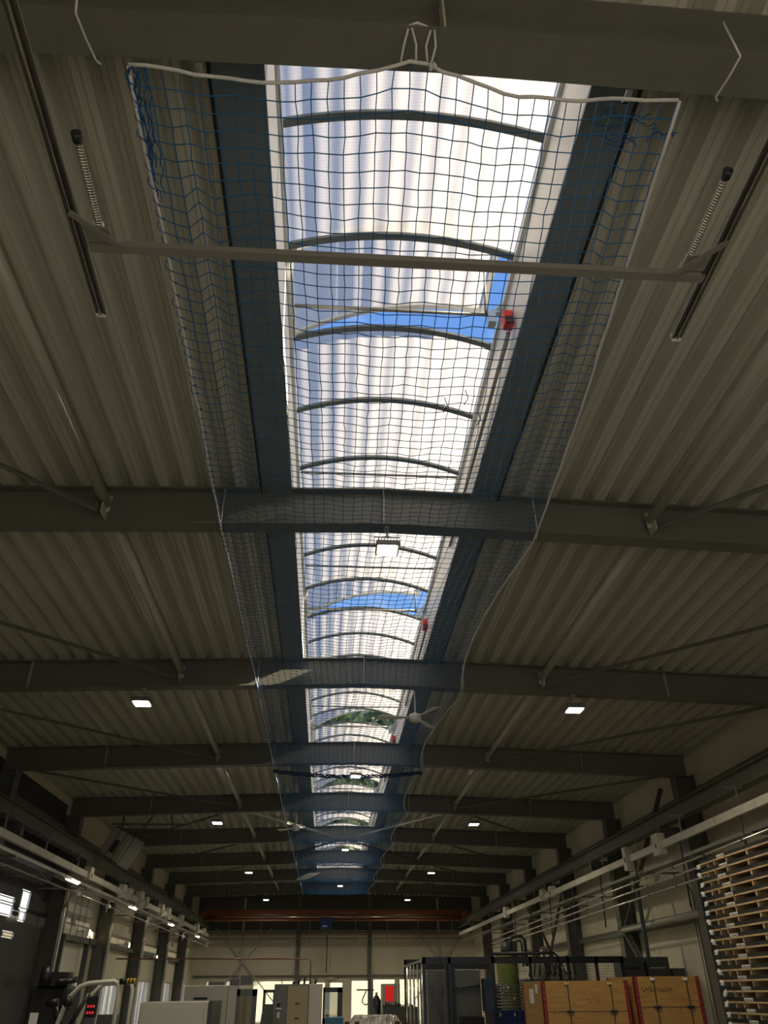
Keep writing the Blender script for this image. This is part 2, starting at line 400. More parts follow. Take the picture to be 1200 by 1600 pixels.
# ------------------------------------------------------------------ steel frame
def beam(n):
    y = BY[n]
    lam = ['wide grey steel roof beam at the very top, nearest to the camera',
           'grey steel roof beam with the nearest square floodlight hanging at its middle',
           'grey steel roof beam with a sunlit patch left of the skylight',
           'grey steel roof beam where the two blue nets are lashed together'][n] if n < 4 else \
          'far grey steel roof beam, %s crossing from the camera' % ORD[n]
    t = thing('roof_beam', lam, 'beam', (XR, y, 5.3), 'steel beams crossing under the roof')
    hw = 0.006
    def strip(z0f, z1f, w0, name, m):
        b = B()
        for (xa, xb) in ((XL-0.35, XR), (XR, XRT+0.35)):
            b.hexa([(xa,y-w0,z0f(xa)),(xb,y-w0,z0f(xb)),(xb,y+w0,z0f(xb)),(xa,y+w0,z0f(xa)),
                    (xa,y-w0,z1f(xa)),(xb,y-w0,z1f(xb)),(xb,y+w0,z1f(xb)),(xa,y+w0,z1f(xa))])
        return part(b, name, m, t)
    strip(lambda x: zbot(x)+.016, lambda x: zdeck(x)-.022, hw, 'web', BEAM)
    fw = 0.10 if n else 0.115
    strip(lambda x: zbot(x), lambda x: zbot(x)+.016, fw, 'bottom_flange', BEAM)
    strip(lambda x: zdeck(x)-.022, lambda x: zdeck(x)-.004, fw, 'top_flange', BEAM)
    for x in (XR, -4.9, 5.6):
        b = B().box(x-.006, x+.006, y-fw+.01, y-.007, zbot(x)+.016, zdeck(x)-.022).box(x-.006, x+.006, y+.007, y+fw-.01, zbot(x)+.016, zdeck(x)-.022)
        part(b, 'stiffener', TUBE, t)
    b = B()
    for x in (-2.5, 3.47):
        b.box(x-.008, x+.008, y-.19, y-.007, 5.86, 6.10)
    part(b, 'gusset', TUBE, t)
for n in range(9): beam(n)
def column(n, side):
    y = BY[n]; xf = XL if side < 0 else XRT; s = side
    xb = WL+.005 if side < 0 else WR-.005
    nm = 'left' if side < 0 else 'right'
    t = thing('steel_column', 'grey steel column of the %s wall under the %s roof beam' % (nm, ORD[n]), 'column', ((xf+xb)/2, y, 0), 'columns along the %s wall' % nm)
    x0, x1 = min(xf, xb), max(xf, xb); top = zbot(xf)+.02
    part(B().box(x0+.02, x1-.02, y-.006, y+.006, 0, top), 'web', BEAM, t)
    for xx in (xf, xb-s*.02):
        part(B().box(min(xx, xx+s*.02), max(xx, xx+s*.02), y-.15, y+.15, 0, top), 'flange', BEAM, t)
for n in range(2, 9):
    column(n, -1); column(n, 1)
# roof tubes and bracing
k = 0
for n in range(8):
    for x, nm in ((-2.5, 'left'), (3.47, 'right')):
        y0, y1 = BY[n]+.02, BY[n+1]-.08
        t = thing('roof_strut_tube', 'round grey roof strut left of the net, between roof beams %s and %s' % (ORD[n], ORD[n+1]) if x < 0 else
                  'round grey roof strut right of the net, between roof beams %s and %s' % (ORD[n], ORD[n+1]), 'strut', (x, y0, 5.9), 'round struts between the roof beams')
        part(B().tube([(x,y0,6.03),(x,y1,6.03)], 0.055, 14), 'tube', TUBE, t)
        part(B().box(x-.05, x+.05, y1-.005, y1+.008, 5.93, 6.13).box(x-.012,x+.012,y1,y1+.07,5.95,6.10), 'end_plate', TUBE, t)
def brace(p, q, label, m=TUBE, w_=0.05):
    t = thing('roof_brace', label, 'brace', ((p[0]+q[0])/2, (p[1]+q[1])/2, min(p[2], q[2])), 'slanted roof braces')
    P, Q = Vector(p), Vector(q); d = (Q-P).normalized()
    b = B().bar(P, Q, w_, 0.006).bar(P+Vector((0,0,-.02)), Q+Vector((0,0,-.02)), 0.006, 0.045)
    part(b, 'angle_bar', m, t)
    part(B().cbox(P+d*.05+Vector((0,0,.01)), .12, .12, .008), 'gusset_plate', m, t)
for n in range(8):
    for x, xe, nm in ((-2.56, XL, 'left'), (3.53, XRT, 'right')):
        if n < 4: p = (x, BY[n+1]-.14, 5.93); q = (xe, BY[n]+.2, 5.76)
        else: p = (x, BY[n]+.14, 5.93); q = (xe, BY[n+1]-.2, 5.76)
        brace(p, q, 'thin slanted roof brace on the %s side in the %s bay from the camera' % (nm, ORD[n]), BEAM)
for (p, q, nm) in (((-2.5, 22.2, 5.93), (XR-.1, 26.85, 5.95), 'left'), ((3.47, 22.2, 5.93), (XR+.1, 26.85, 5.95), 'right')):
    brace(p, q, 'pale slanted brace meeting at the ridge above the net, %s one' % nm, WHITE, .09)
for (p, q, nm) in (((XR-.1, 27.15, 5.95), (-2.5, 31.8, 5.93), 'left'), ((XR+.1, 27.15, 5.95), (3.47, 31.8, 5.93), 'right')):
    brace(p, q, 'dark slanted brace running outward from the ridge above the net, %s one' % nm, BEAMD, .08)

# ------------------------------------------------------------------ skylight strip
AX0, AX1, AZ = -0.50, 1.44, 6.93
def arch_pt(u_, rise=0.20, amp=0.0):
    x = AX0 + (AX1-AX0)*u_
    z = AZ + rise*(1-(2*u_-1)**2)
    if amp: z += amp*math.sin(2*PI*(x-AX0)/0.194)
    return x, z
P0 = 1.07; Y0S = 2.03
def panel_mesh(ya, yb, tf=lambda v: v):
    b = B(); nx = 110; ny = 2
    vs = []
    for j in range(ny+1):
        y = ya + (yb-ya)*j/ny
        for i in range(nx+1):
            x, z = arch_pt(i/nx, 0.20, 0.006); vs.append(tf(Vector((x, y, z+.035))))
    fs = [(j*(nx+1)+i, j*(nx+1)+i+1, (j+1)*(nx+1)+i+1, (j+1)*(nx+1)+i) for j in range(ny) for i in range(nx)]
    b.add(vs, fs, True); return b
def arch_mesh(y, w_=0.065, h_=0.03, tf=lambda v: v, dz=0.0, rise=0.20):
    b = B(); n = 24; vs = []
    for i in range(n+1):
        x, z = arch_pt(i/n, rise); z += dz
        for (yy, zz) in ((y-w_/2, z), (y+w_/2, z), (y+w_/2, z+h_), (y-w_/2, z+h_)): vs.append(tf(Vector((x, yy, zz))))
    fs = []
    for i in range(n):
        for k in range(4): fs.append((i*4+k, i*4+(k+1)%4, i*4+4+(k+1)%4, i*4+4+k))
    b.add(vs, fs); return b
for k in range(6):
    ya = Y0S + 6*P0*k; yb = ya + 6*P0
    t = thing('barrel_skylight', ['barrel skylight section with its vent flap ajar, nearest and largest in view',
        'barrel skylight section beyond the nearest hanging floodlight', 'barrel skylight section with trees showing in its open flap',
        'fourth barrel skylight section from the camera', 'fifth barrel skylight section from the camera', 'last far barrel skylight section of the strip'][k],
        'skylight', (XR, ya, 6.3), 'sections of the long arched skylight')
    # kerb
    for side, x0, x1 in ((-1, KL0, KL1), (1, KR0, KR1)):
        z = zdeck(x0)
        kb = part(B().box(x0, x1, ya, yb, 6.285, 6.315), 'kerb_plate', KERB, t, 'slate grey kerb plate')
        xo = x0 if side < 0 else x1
        part(B().box(min(xo, xo+side*.02), max(xo, xo+side*.02), ya, yb, 6.27, 6.35), 'plate_lip', BLACKM, kb)
        xi = x1 if side < 0 else x0
        part(B().box(min(xi, xi+side*.03), max(xi, xi+side*.03), ya, yb, 6.316, 6.985).box(min(xi-side*.035, xi), max(xi-side*.035, xi), ya, yb, 6.90, 6.935), 'kerb_wall', WHITE, t, 'white kerb upstand')
    # arches at 1.07 m
    for j in range(6):
        part(arch_mesh(ya + P0*j), 'arch_rib', ARCH, t)
    # panels, the third field is the vent flap
    for j in range(6):
        if j == 2: continue
        part(panel_mesh(ya+P0*j, ya+P0*(j+1)), 'glazing_panel', PC, t)
    ang = math.radians(13.5 if k < 4 else 9)
    def tf(v, a=ang):
        x = v.x-AX0; z = v.z-AZ
        return Vector((AX0 + x*math.cos(a) - z*math.sin(a), v.y, AZ + x*math.sin(a) + z*math.cos(a)))
    y0, y1 = ya+2*P0+.03, ya+3*P0-.03
    fl = part(panel_mesh(y0, y1, tf), 'vent_flap', PC, t, 'raised vent flap')
    fr = arch_mesh(y0+.02, .05, .04, tf, 0.0); f2 = arch_mesh(y1-.02, .05, .04, tf, 0.0)
    fr.add(f2.v, f2.f)
    a1 = tf(Vector((AX1, y0, AZ+.02))); a2 = tf(Vector((AX1, y1, AZ+.02))); fr.bar(a1, a2, .05, .05)
    h1 = Vector((AX0, y0, AZ+.02)); fr.bar(h1, Vector((AX0, y1, AZ+.02)), .05, .05)
    part(fr, 'flap_frame', WHITE, fl)
    # operator bar, arm and drive
    yb_ = ya+2*P0+.62
    op = part(B().tube([(AX0+.03, yb_, 6.90), (AX1-.02, yb_, 6.90)], .018, 10), 'operator_bar', GALV, t)
    ap = tf(Vector((AX1-.12, yb_-.25, AZ)))
    part(B().tube([(AX1-.15, yb_-.02, 6.88), ap], .010, 8), 'push_arm', GALV, op)
    part(B().cbox((AX1-.10, yb_-.02, 6.83), .07, .08, .16).cbox((AX1-.03, yb_-.03, 6.90), .10, .05, .04).tube([(AX1-.1,yb_,6.88),(AX1+.0,yb_-.1,6.96)], .012, 8), 'drive_bracket', ALU, t)
    rd = part(B().cbox((AX1-.035, ya+2*P0+.33, 6.52), .085, .09, .17), 'drive_box', RED, t, 'red vent drive box', .008)
    part(B().cbox((AX1-.035, ya+2*P0+.28, 6.475), .07, .02, .075), 'motor_cover', mat('dark_motor', (.06, .005, .005), .4), rd)
    part(B().tube([(AX1-.03, ya+2*P0+.33, 6.60), (AX1-.03, yb_-.1, 6.82)], .010, 8), 'drive_rod', CHROME, t)
    part(B().tube([(AX1-.02, ya+2*P0+.40, 6.44), (AX1-.0, yb-.1, 6.48)], .02, 10), 'conduit', GALV, t)
    if k != 3:
        yy = ya+5*P0
        part(B().tube([(AX0+.02, yy+.02, 6.90), (AX1-.02, yy+.02, 6.90)], .014, 8), 'tie_rod', ARCH, t)
        part(B().tube([(AX0+.02, ya+P0*1.22, 6.90), (AX1-.02, ya+P0*1.22, 6.90)], .014, 8), 'tie_rod', ARCH, t) if k else None
# end walls of the strip
part(B().box(AX0-.04, AX1+.04, 40.55, 40.60, 6.3, 7.25), 'end_plate', WHITE, t)
b0 = bpy.data.objects['barrel_skylight']
part(B().box(AX0-.04, AX1+.04, 1.98, 2.03, 6.48, 7.25), 'end_plate', WHITE, b0)

# ------------------------------------------------------------------ blue safety nets
rn = random.Random(11)
def lerp_tab(tab, y):
    for i in range(len(tab)-1):
        if y <= tab[i+1][0]:
            a, b_ = tab[i], tab[i+1]; t_ = (y-a[0])/(b_[0]-a[0]); return a[1]+(b_[1]-a[1])*t_
    return tab[-1][1]
RT = [(2.1, 1.80), (7.0, 2.13), (12.0, 2.10), (17.0, 1.98), (22, 2.14), (27, 2.12), (32, 2.1), (37, 2.12), (42, 2.12)]
LT = [(2.1, -1.20), (7.0, -1.26), (12.0, -1.25), (17, -1.28), (42, -1.26)]
def bayphase(y):                       # 0 at beams, 1 mid bay
    if y < 7: p = (y-2.1)/4.9
    else: p = ((y-7.0) % 5)/5
    return math.sin(PI*min(1, max(0, p)))
def net_pt(s_, y):                     # s_ in 0..1 across
    bp = bayphase(y)
    pull_r = 0.0 if y < 7 else 0.24*bp; pull_l = 0.03*bp
    xl = lerp_tab(LT, y)+pull_l; xr = lerp_tab(RT, y)-pull_r
    x = xl+(xr-xl)*s_
    edge = abs(2*s_-1)
    z = 5.775 - 0.07*bp - 0.13*bp*(1-edge**2) + 0.0
    z = min(z, zbot(x)-.03)
    return Vector((x, y, z))
FOLD_L = {0: .02, 1: .03, 2: .04, 3: -.03, 4: .035, 5: .015, 6: -.005, 7: -.035, 8: -.02, 9: -.01}
FOLD_R = {0: .02, 1: .0, 2: .01, 3: -.04, 4: -.02, 5: -.01}
def make_net(y0, y1, first, label):
    t = thing('safety_net', label, 'net', (XR, y0, 5.5), 'blue safety nets under the skylight')
    nx = 34; ny = int(round((y1-y0)/0.1))
    P = []
    for j in range(ny+1):
        row = []
        y = y0+(y1-y0)*j/ny
        for i in range(nx+1):
            s_ = i/nx
            v = net_pt(s_, y)
            j_ = 0.006
            v.x += rn.uniform(-j_, j_); v.y += rn.uniform(-j_, j_); v.z += rn.uniform(-j_, j_)
            # slack folds in the knots close to both long edges
            v.y += (FOLD_L.get(i, 0)*(1+.3*math.sin(j*.9)) + FOLD_R.get(nx-i, 0)*(1+.3*math.sin(j*.7)))*(min(1, j/7) if first else 1)
            v.z += 0.02*math.sin(i*1.3+j*.15)*.5
            if first and j < 14:
                k_ = math.exp(-j/3.5)
                v.y += k_*(-0.14*math.exp(-abs(v.x-.34)/.28) + .05*math.sin(s_*PI*2)**2)
            row.append(v)
        P.append(row)
    b = B(); rad = 0.0038
    def seg(p, q):
        d = q-p
        if d.length < 1e-6: return
        d.normalize(); a = d.cross(Vector((0,0,1)))
        if a.length < 1e-3: a = Vector((1,0,0))
        a.normalize(); c = a.cross(d)
        vs = [p+a*rad, p-a*.5*rad+c*.87*rad, p-a*.5*rad-c*.87*rad, q+a*rad, q-a*.5*rad+c*.87*rad, q-a*.5*rad-c*.87*rad]
        b.add(vs, [(0,1,4,3),(1,2,5,4),(2,0,3,5)], True)
    for j in range(ny+1):
        for i in range(nx):
            seg(P[j][i], P[j][i+1])
    for j in range(ny):
        for i in range(nx+1): seg(P[j][i], P[j+1][i])
    # knots
    for j in range(0, min(ny+1, 60)):
        for i in range(nx+1):
            c = P[j][i]; r = .0058
            b.add([c+Vector((r,0,0)), c+Vector((0,r,0)), c+Vector((-r,0,0)), c+Vector((0,-r,0)), c+Vector((0,0,r)), c+Vector((0,0,-r))],
                  [(0,1,4),(1,2,4),(2,3,4),(3,0,4),(1,0,5),(2,1,5),(3,2,5),(0,3,5)], True)
    part(b, 'mesh', NETM, t)
    left = [P[j][0]+Vector((0,0,-.005)) for j in range(0, ny+1, 3)]
    right = [P[j][nx]+Vector((0.01,0,-.005)) for j in range(0, ny+1, 3)]
    part(B().tube(left, .0105, 8), 'edge_rope', ROPE, t); part(B().tube(right, .0105, 8), 'edge_rope', ROPE, t)
    if first: part(B().tube([P[0][i]+Vector((0,-.004,0)) for i in range(nx+1)], .0105, 8), 'edge_rope', ROPE, t)
    else: part(B().tube([P[ny][i] for i in range(nx+1)], .016, 6), 'edge_rope', ROPEB, t)
    # blue lashing coiled round the left rope
    b = B(); pts = []
    L = left if not first else [P[j][0] for j in range(0, ny+1)]
    for q in range(len(L)-1):
        for m_ in range(8):
            a = 2*PI*m_/8; p = L[q].lerp(L[q+1], m_/8)
            rr = .018 if q % 3 else .030
            pts.append(p+Vector((rr*math.cos(a), 0, rr*math.sin(a))))
    part(b.tube(pts, .0035, 4, False), 'lashing', ROPEB, t)
    return t, P
n1, P1 = make_net(2.16, 16.95, True, 'nearest blue safety net under the skylight, hung by white ropes from the top beam')
n2, P2 = make_net(17.05, 41.95, False, 'far blue safety net under the skylight, beyond the lashed joint')
# gathered blue bunches on the near net: left near corner and tear at right
b = B()
for k in range(9):
    x0 = -1.20+rn.uniform(-.02,.09); pts = []
    for q in range(26):
        y = 2.16+.9*q/25*(0.6+.4*k/9); pts.append((x0-.001*q*(x0+1.2)*10+.006*math.sin(q*1.7+k)+.010*math.sin(q*.5+2*k), y, 5.77+.02*math.cos(q*1.3+k)))
    b.tube(pts, .0038, 4, False)
part(b, 'gathered_cords', ROPEB, n1, 'bunched blue cords at the left corner')
b = B()
for k in range(12):
    c = img(990+rn.uniform(-45, 30), 205+rn.uniform(-22, 22), 2.45); pts = [c]
    for q in range(7): pts.append(pts[-1]+Vector((rn.uniform(.0, .05)*(1 if k % 2 else -1), rn.uniform(-.03, .03), rn.uniform(-.015, .015))))
    b.tube(pts, .0038, 4, False)
part(b, 'tear_repair', ROPEB, n1, 'tangled blue repair cords over a tear')
b = B()
for c0 in (img(690, 555, 4.5), img(740, 575, 4.65), img(720, 530, 4.4)):
    c0 = Vector((c0.x, c0.y, 5.6)); b.tube([c0, c0+Vector((.03,.05,-.04)), c0+Vector((.00,.1,-.07))], .004, 4)
part(b, 'torn_cords', ROPEB, n1, 'loose torn cord ends')
b = B()
# joint between the nets under the fourth beam
b = B()
for k in range(5):
    pts = [(lerp_tab(LT,17)+(3.26)*q/60, 17.0+.04*math.sin(q*1.9+k), 5.70+.035*math.sin(q*1.1+k*2)-.10*math.sin(PI*q/60)) for q in range(61)]
    b.tube(pts, .012, 5, False)
solo(b, 'net_joint_lashing', mat('dark_blue_cord', (.006,.03,.09), .8), 'dark blue bunched cord lashing together the two nets', 'rope')
# white ropes
b = B()
wx = 0.34
for (a_, c_) in (((.25, 2.05, 5.77), (.28, 1.925, 5.86)), ((.33, 2.03, 5.76), (.30, 1.925, 5.87)), ((.39, 2.03, 5.76), (.40, 1.93, 5.87)), ((.41, 2.03, 5.74), (.42, 1.925, 5.88))):
    a_ = Vector(a_); c_ = Vector(c_); mid = (a_+c_)/2+Vector((rn.uniform(-.02,.02), 0, 0)); b.tube([a_, mid, c_, c_+Vector((.0,.02,.03))], .006, 6)
b.tube([(.27,1.925,5.88),(.33,1.91,5.90),(.40,1.925,5.88)], .008, 6); b.tube([(.41,2.03,5.75),(.405,2.03,5.68)], .010, 6).tube([(.42,2.03,5.75),(.43,2.02,5.70)], .008, 6)
solo(b, 'hanging_rope_loops', ROPE, 'white rope loops tying the net edge up to the top beam', 'rope')
for j, (x, lab) in enumerate(((-1.32, 'thin white rope hanging over the top beam at left'), (1.98, 'thin white rope hanging over the top beam at right'))):
    p1 = img(120, 0, 1.7) if j == 0 else img(1130, 35, 1.75); p2 = img(118, 20, 1.75) if j == 0 else img(1157, 88, 1.8); p3 = img(150, 94, 2.0) if j == 0 else img(1118, 152, 2.03)
    solo(B().tube([p1, p2, p2.lerp(p3, .5)+Vector((.0,0,-.01)), p3, p3+Vector((.02,.02,.0))], .0055, 6), 'rope_end', ROPE, lab, 'rope')
for n in range(1, 8):
    for x, nm in ((lerp_tab(LT, BY[n])-.0, 'left'), (lerp_tab(RT, BY[n])+.03, 'right')):
        y = BY[n]; zb = zbot(x)
        solo(B().tube([(x-.0,y-.02,5.77),(x,y-.11,zb),(x,y-.10,zb+.25),(x+.0,y-.09,zdeck(x)-.03)], .006, 6), 'tie_rope', ROPE,
             'white rope tying the %s net edge to the %s roof beam' % (nm, ORD[n]), 'rope', 'ropes tying the net to the beams')
for (px, py, lab) in ((293, 98, 'small beam clamp hooking the net at the left of the top beam'), (1013, 143, 'small beam clamp hooking the net at the right of the top beam')):
    p = img(px, py-8, 2.0); p = Vector((p.x, 2.08, zbot(p.x)))
    t = thing('beam_clamp', lab, 'clamp', p)
    part(B().box(p.x-.018, p.x+.018, 2.15, 2.225, p.z-.012, p.z).box(p.x-.018, p.x+.018, 2.215, 2.225, p.z-.012, p.z+.05), 'clip', GALV, t)
    part(B().tube([(p.x, 2.19, p.z-.012), (p.x, 2.19, p.z-.04)], .008, 8), 'bolt', GALV, t)

# ------------------------------------------------------------------ floodlights
def flood(x, y, z, label, power, q_=.25):
    t = thing('floodlight', label, 'lamp', (x, y, z), 'square floodlights under the roof beams')
    part(B().cbox((x, y, z+.03), q_, q_, .06), 'housing', MIDG, t, None, .012)
    b = B()
    for k in range(7): b.cbox((x-.10+.033*k, y, z+.072), .006, .22, .03)
    part(b, 'cooling_fins', DGREY, t)
    ln = part(B().cbox((x, y, z-.004), q_*.78, q_*.78, .02), 'light_panel', LAMPE, t, 'glowing white panel')
    part(B().tube([(x-.14, y, z+.06), (x-.14, y, z+.16), (x+.14, y, z+.16), (x+.14, y, z+.06)], .007, 6), 'yoke', ALU, t)
    zt = zbot(x)
    part(B().tube([(x, y, z+.16), (x, y, zt)], .012, 8).cbox((x, y, zt-.01), .06, .10, .02), 'hanger', ALU, t)
    ld = bpy.data.lights.new('floodlight_beam', 'AREA'); ld.shape = 'SQUARE'; ld.size = .2; ld.energy = power; ld.color = (1.0, .89, .68); ld.spread = PI*.9
    lo = bpy.data.objects.new('floodlight_beam', ld); COL.objects.link(lo); lo.parent = t; lo.location = (0, 0, -.018)
for n, q in ((2, 'nearest'), (4, 'second'), (6, 'third'), (8, 'farthest')):
    flood(-3.07, BY[n], 5.52, '%s lit floodlight of the row left of the net' % q, LAMP_W, .30)
    flood(3.98, BY[n], 5.52, '%s lit floodlight of the row right of the net' % q, LAMP_W, .30)
for n, q in ((1, 'nearest'), (3, 'second'), (5, 'third'), (7, 'farthest')):
    flood(.52, BY[n]+.12*0, 5.60, '%s lit floodlight of the row along the ridge, under the net' % q, LAMP_W*.5)

# ------------------------------------------------------------------ ceiling fans
def fan(x, y, z, a0, label):
    t = thing('ceiling_fan', label, 'fan', (x, y, z), 'ceiling fans')
    part(B().tube([(x, y, z+.06), (x, y, zbot(x)+.0)], .012, 8), 'down_rod', WHITE, t)
    part(B().tube([(x,y,z-.07),(x,y,z-.05),(x,y,z+.05),(x,y,z+.08)], [.05,.10,.10,.03], 16), 'motor', WHITE, t)
    for k in range(3):
        a = a0+2*PI*k/3; d = Vector((math.cos(a), math.sin(a), 0)); s_ = Vector((-math.sin(a), math.cos(a), .2)).normalized()
        c = Vector((x, y, z)); p = [c+d*.10-s_*.03, c+d*.62-s_*.07, c+d*.62+s_*.07, c+d*.10+s_*.03]
        part(B().hexa([p[0],p[1],p[2],p[3]]+[q+Vector((0,0,.008)) for q in p]), 'blade', WHITE, t)
fan(1.34, 12.12, 5.40, PI*.99, 'white ceiling fan at the right of the net, below the sunlit beam')
fan(-.93, 21.97, 5.40, PI*.8, 'white ceiling fan at the left of the net, far back')

# ------------------------------------------------------------------ overhead door rails by the camera
ZT = 4.9
t = thing('overhead_door_rail_set', 'galvanised overhead door rails with cross bar and spring buffers at the top', 'door rails', (.3, 2.6, ZT-.2))
def at(px, py, z):
    c = Vector((px-600, 800-py, F)); v = Vector((rows[0].dot(c), rows[1].dot(c), rows[2].dot(c))); k_ = (z-1.6)/v.z
    return Vector((v.x*k_, v.y*k_, z))
lbar, rbar = at(180, 386, ZT), at(1092, 429, ZT)
ybar = (lbar.y+rbar.y)/2
for side, (pa, pb) in ((-1, ((15, 0), (158, 487))), (1, ((1200, 232), (1057, 525)))):
    A, Z_ = at(*pa, ZT), at(*pb, ZT); xx = Z_.x; 
    d = (A-Z_).normalized(); A2 = Z_ + d*((Z_.y+.95)/max(.2, -d.y))
    b = B().bar(A2, Z_, .05, .03)
    tr = part(b, 'track', GALVD, t)
    part(B().tube([A2+Vector((0,0,-.02)), Z_+Vector((0,0,-.02))], .009, 10), 'highlight_edge', CHROME, tr, 'chrome tube added as highlight line')  # thin chrome tube added to draw a bright highlight along the dark track
    part(B().tube([A2+Vector((-side*.024,0,-.012)), Z_+Vector((-side*.024,0,-.012))], .012, 8), 'rolled_lip', GALVD, tr)
    part(B().cbox(Z_+Vector((0,.01,0)), .05, .02, .05), 'end_stop', WHITE, tr)
    # spring buffer
    sp = ((120, 213), (158, 365)) if side < 0 else ((1136, 271), (1072, 415))
    s0, s1 = at(*sp[0], ZT+.02), at(*sp[1], ZT+.02); dd = (s1-s0).normalized()
    a_ = dd.cross(Vector((0,0,1))).normalized(); c_ = a_.cross(dd)
    pts = []; turns = 30; n_ = turns*8; L = (s1-s0).length*.86
    for q in range(n_+1):
        an = 2*PI*q/8; pts.append(s0+dd*(.03+L*q/n_)+(a_*math.cos(an)+c_*math.sin(an))*.0145)
    spo = part(B().tube(pts, .0042, 5), 'spring_buffer', SPRING, t, 'coiled steel spring')
    part(B().tube([s0, s1], .006, 6), 'core_rod', GALV, spo)
    part(B().tube([s0-dd*.02, s0+dd*.025], .024, 14), 'rubber_cap', BLACK, spo)
    part(B().tube([s1-dd*.07+a_*.02, s1+dd*.04+a_*.02], .006, 6).tube([s1-dd*.07-a_*.02, s1+dd*.04-a_*.02], .006, 6).cbox(s1+dd*.0, .07, .03, .006), 'spring_clamp', WHITE, spo)
    # flat diagonal bracket
    p0 = at(108, 332, ZT-.04) if side < 0 else at(1138, 378, ZT-.04); p1 = at(188, 386, ZT-.04) if side < 0 else at(1050, 430, ZT-.04)
    part(B().bar(p0, p1, .035, .006), 'corner_bracket', GALV, t)
    part(B().cbox(p0.lerp(p1, .5)+Vector((0, .04, .02)), .13, .09, .006), 'gusset', GALV, t)
    # hanger up to the deck
    hx = Z_.x+side*.0
    part(B().bar((A.x, .2, ZT), (A.x, .2, zdeck(A.x)), .03, .03, (0,1,0)), 'hanger', GALV, t)
le, re = at(140, 381, ZT-.01), at(1100, 430, ZT-.01)
le = Vector((le.x, ybar, ZT-.01)); re = Vector((re.x, ybar, ZT-.01))
part(B().bar(le, re, .05, .04), 'cross_bar', GALV, t)

# ------------------------------------------------------------------ bridge crane and runways
yc = 44.3
t = thing('bridge_crane', 'orange overhead bridge crane with blue hoist at the far end of the hall', 'crane', (XR, yc, 4.7))
part(B().box(-6.35, 7.05, yc-.15, yc+.15, 4.76, 4.80).box(-6.35, 7.05, yc-.01, yc+.01, 4.80, 5.24).box(-6.35, 7.05, yc-.12, yc+.12, 5.24, 5.28), 'girder', ORANGE, t)
part(B().tube([(-6.3, yc-.16, 4.93), (7.0, yc-.16, 4.93)], .045, 8), 'cable_rail', CHROME, t)
for x in (-6.4, 7.15): part(B().box(x-.12, x+.12, yc-1.0, yc+1.0, 4.92, 5.14), 'end_carriage', ORANGE, t)
h = part(B().box(-.35, .28, yc-.5, yc-.18, 4.38, 4.86), 'hoist', BLUEP, t, 'blue hoist trolley', .02)
part(B().box(-.25, .0, yc-.515, yc-.50, 4.46, 4.52), 'plate', PAPER, h)
part(B().tube([(-.05, yc-.35, 4.4), (-.05, yc-.35, 3.95)], .012, 6), 'chain', GALV, h)
part(B().tube([(.3, yc-.3, 5.1), (1.5, yc-.3, 5.1)], .02, 6), 'cable_arm', GALV, h)
for x, nm in ((-6.42, 'left'), (7.2, 'right')):
    t = thing('crane_runway', 'long grey crane runway beam along the %s columns' % nm, 'crane runway', (x, 28, 4.6))
    part(B().box(x-.11, x+.11, 10.0, 46.6, 4.58, 4.60).box(x-.007, x+.007, 10.0, 46.6, 4.60, 4.86).box(x-.11, x+.11, 10.0, 46.6, 4.86, 4.88), 'runway_beam', BEAM, t)
    part(B().box(x-.025, x+.025, 10.0, 46.6, 4.88, 4.915), 'rail', GALV, t)
    for n in range(2, 9):
        xf = XL if x < 0 else XRT
        part(B().box(min(x-.1, xf), max(x+.1, xf), BY[n]-.09, BY[n]+.09, 4.36, 4.58), 'corbel', BEAMD, t)
# busbar ducts with tap boxes
def duct(x, z, nm, boxes):
    t = thing('busbar_duct', 'long white busbar duct hung under the %s crane runway' % nm, 'cable duct', (x, 28, z))
    part(B().box(x-.04, x+.04, 9.0, 45.0, z, z+.14), 'casing', DUCT, t)
    for k in range(24): part(B().box(x-.045, x+.045, 9.5+1.5*k, 9.53+1.5*k, z-.005, z+.145), 'joint_band', MWHITE, t)
    for k, (y, s_, hh) in enumerate(boxes):
        bx = part(B().box(x-.06-(.06 if x > 0 else 0), x+.06+(.06 if x < 0 else 0), y, y+s_, z+.14-hh*.62, z+.14+hh*.38), 'tap_box', DUCT, t, None, .01)
        xx = x-.125 if x > 0 else x+.125
        part(B().box(xx-.01, xx+.01, y+s_*.3, y+s_*.36, z, z+.1), 'box_handle', BLACK, bx)
    for k in range(13):
        y = 10.6+2.5*k
        part(B().box(x-.012, x+.012, y-.012, y+.012, z+.14, 4.58).box(x-.2, x+.1, y-.02, y+.02, 4.55, 4.585), 'hanger', GALV, t)
duct(-6.15, 4.10, 'left', [(21.4, .3, .3), (25.2, .35, .34), (26.1, .3, .3), (27.6, .5, .5), (28.6, .3, .34), (31.4, .4, .4), (32.8, .4, .4), (36, .4, .4), (40.5, .5, .4), (43, .4, .3)])
duct(7.0, 4.12, 'right', [(16.6, .33, .42), (18.6, .2, .5), (25.5, .3, .3), (26.6, .3, .3), (32.5, .4, .36)])
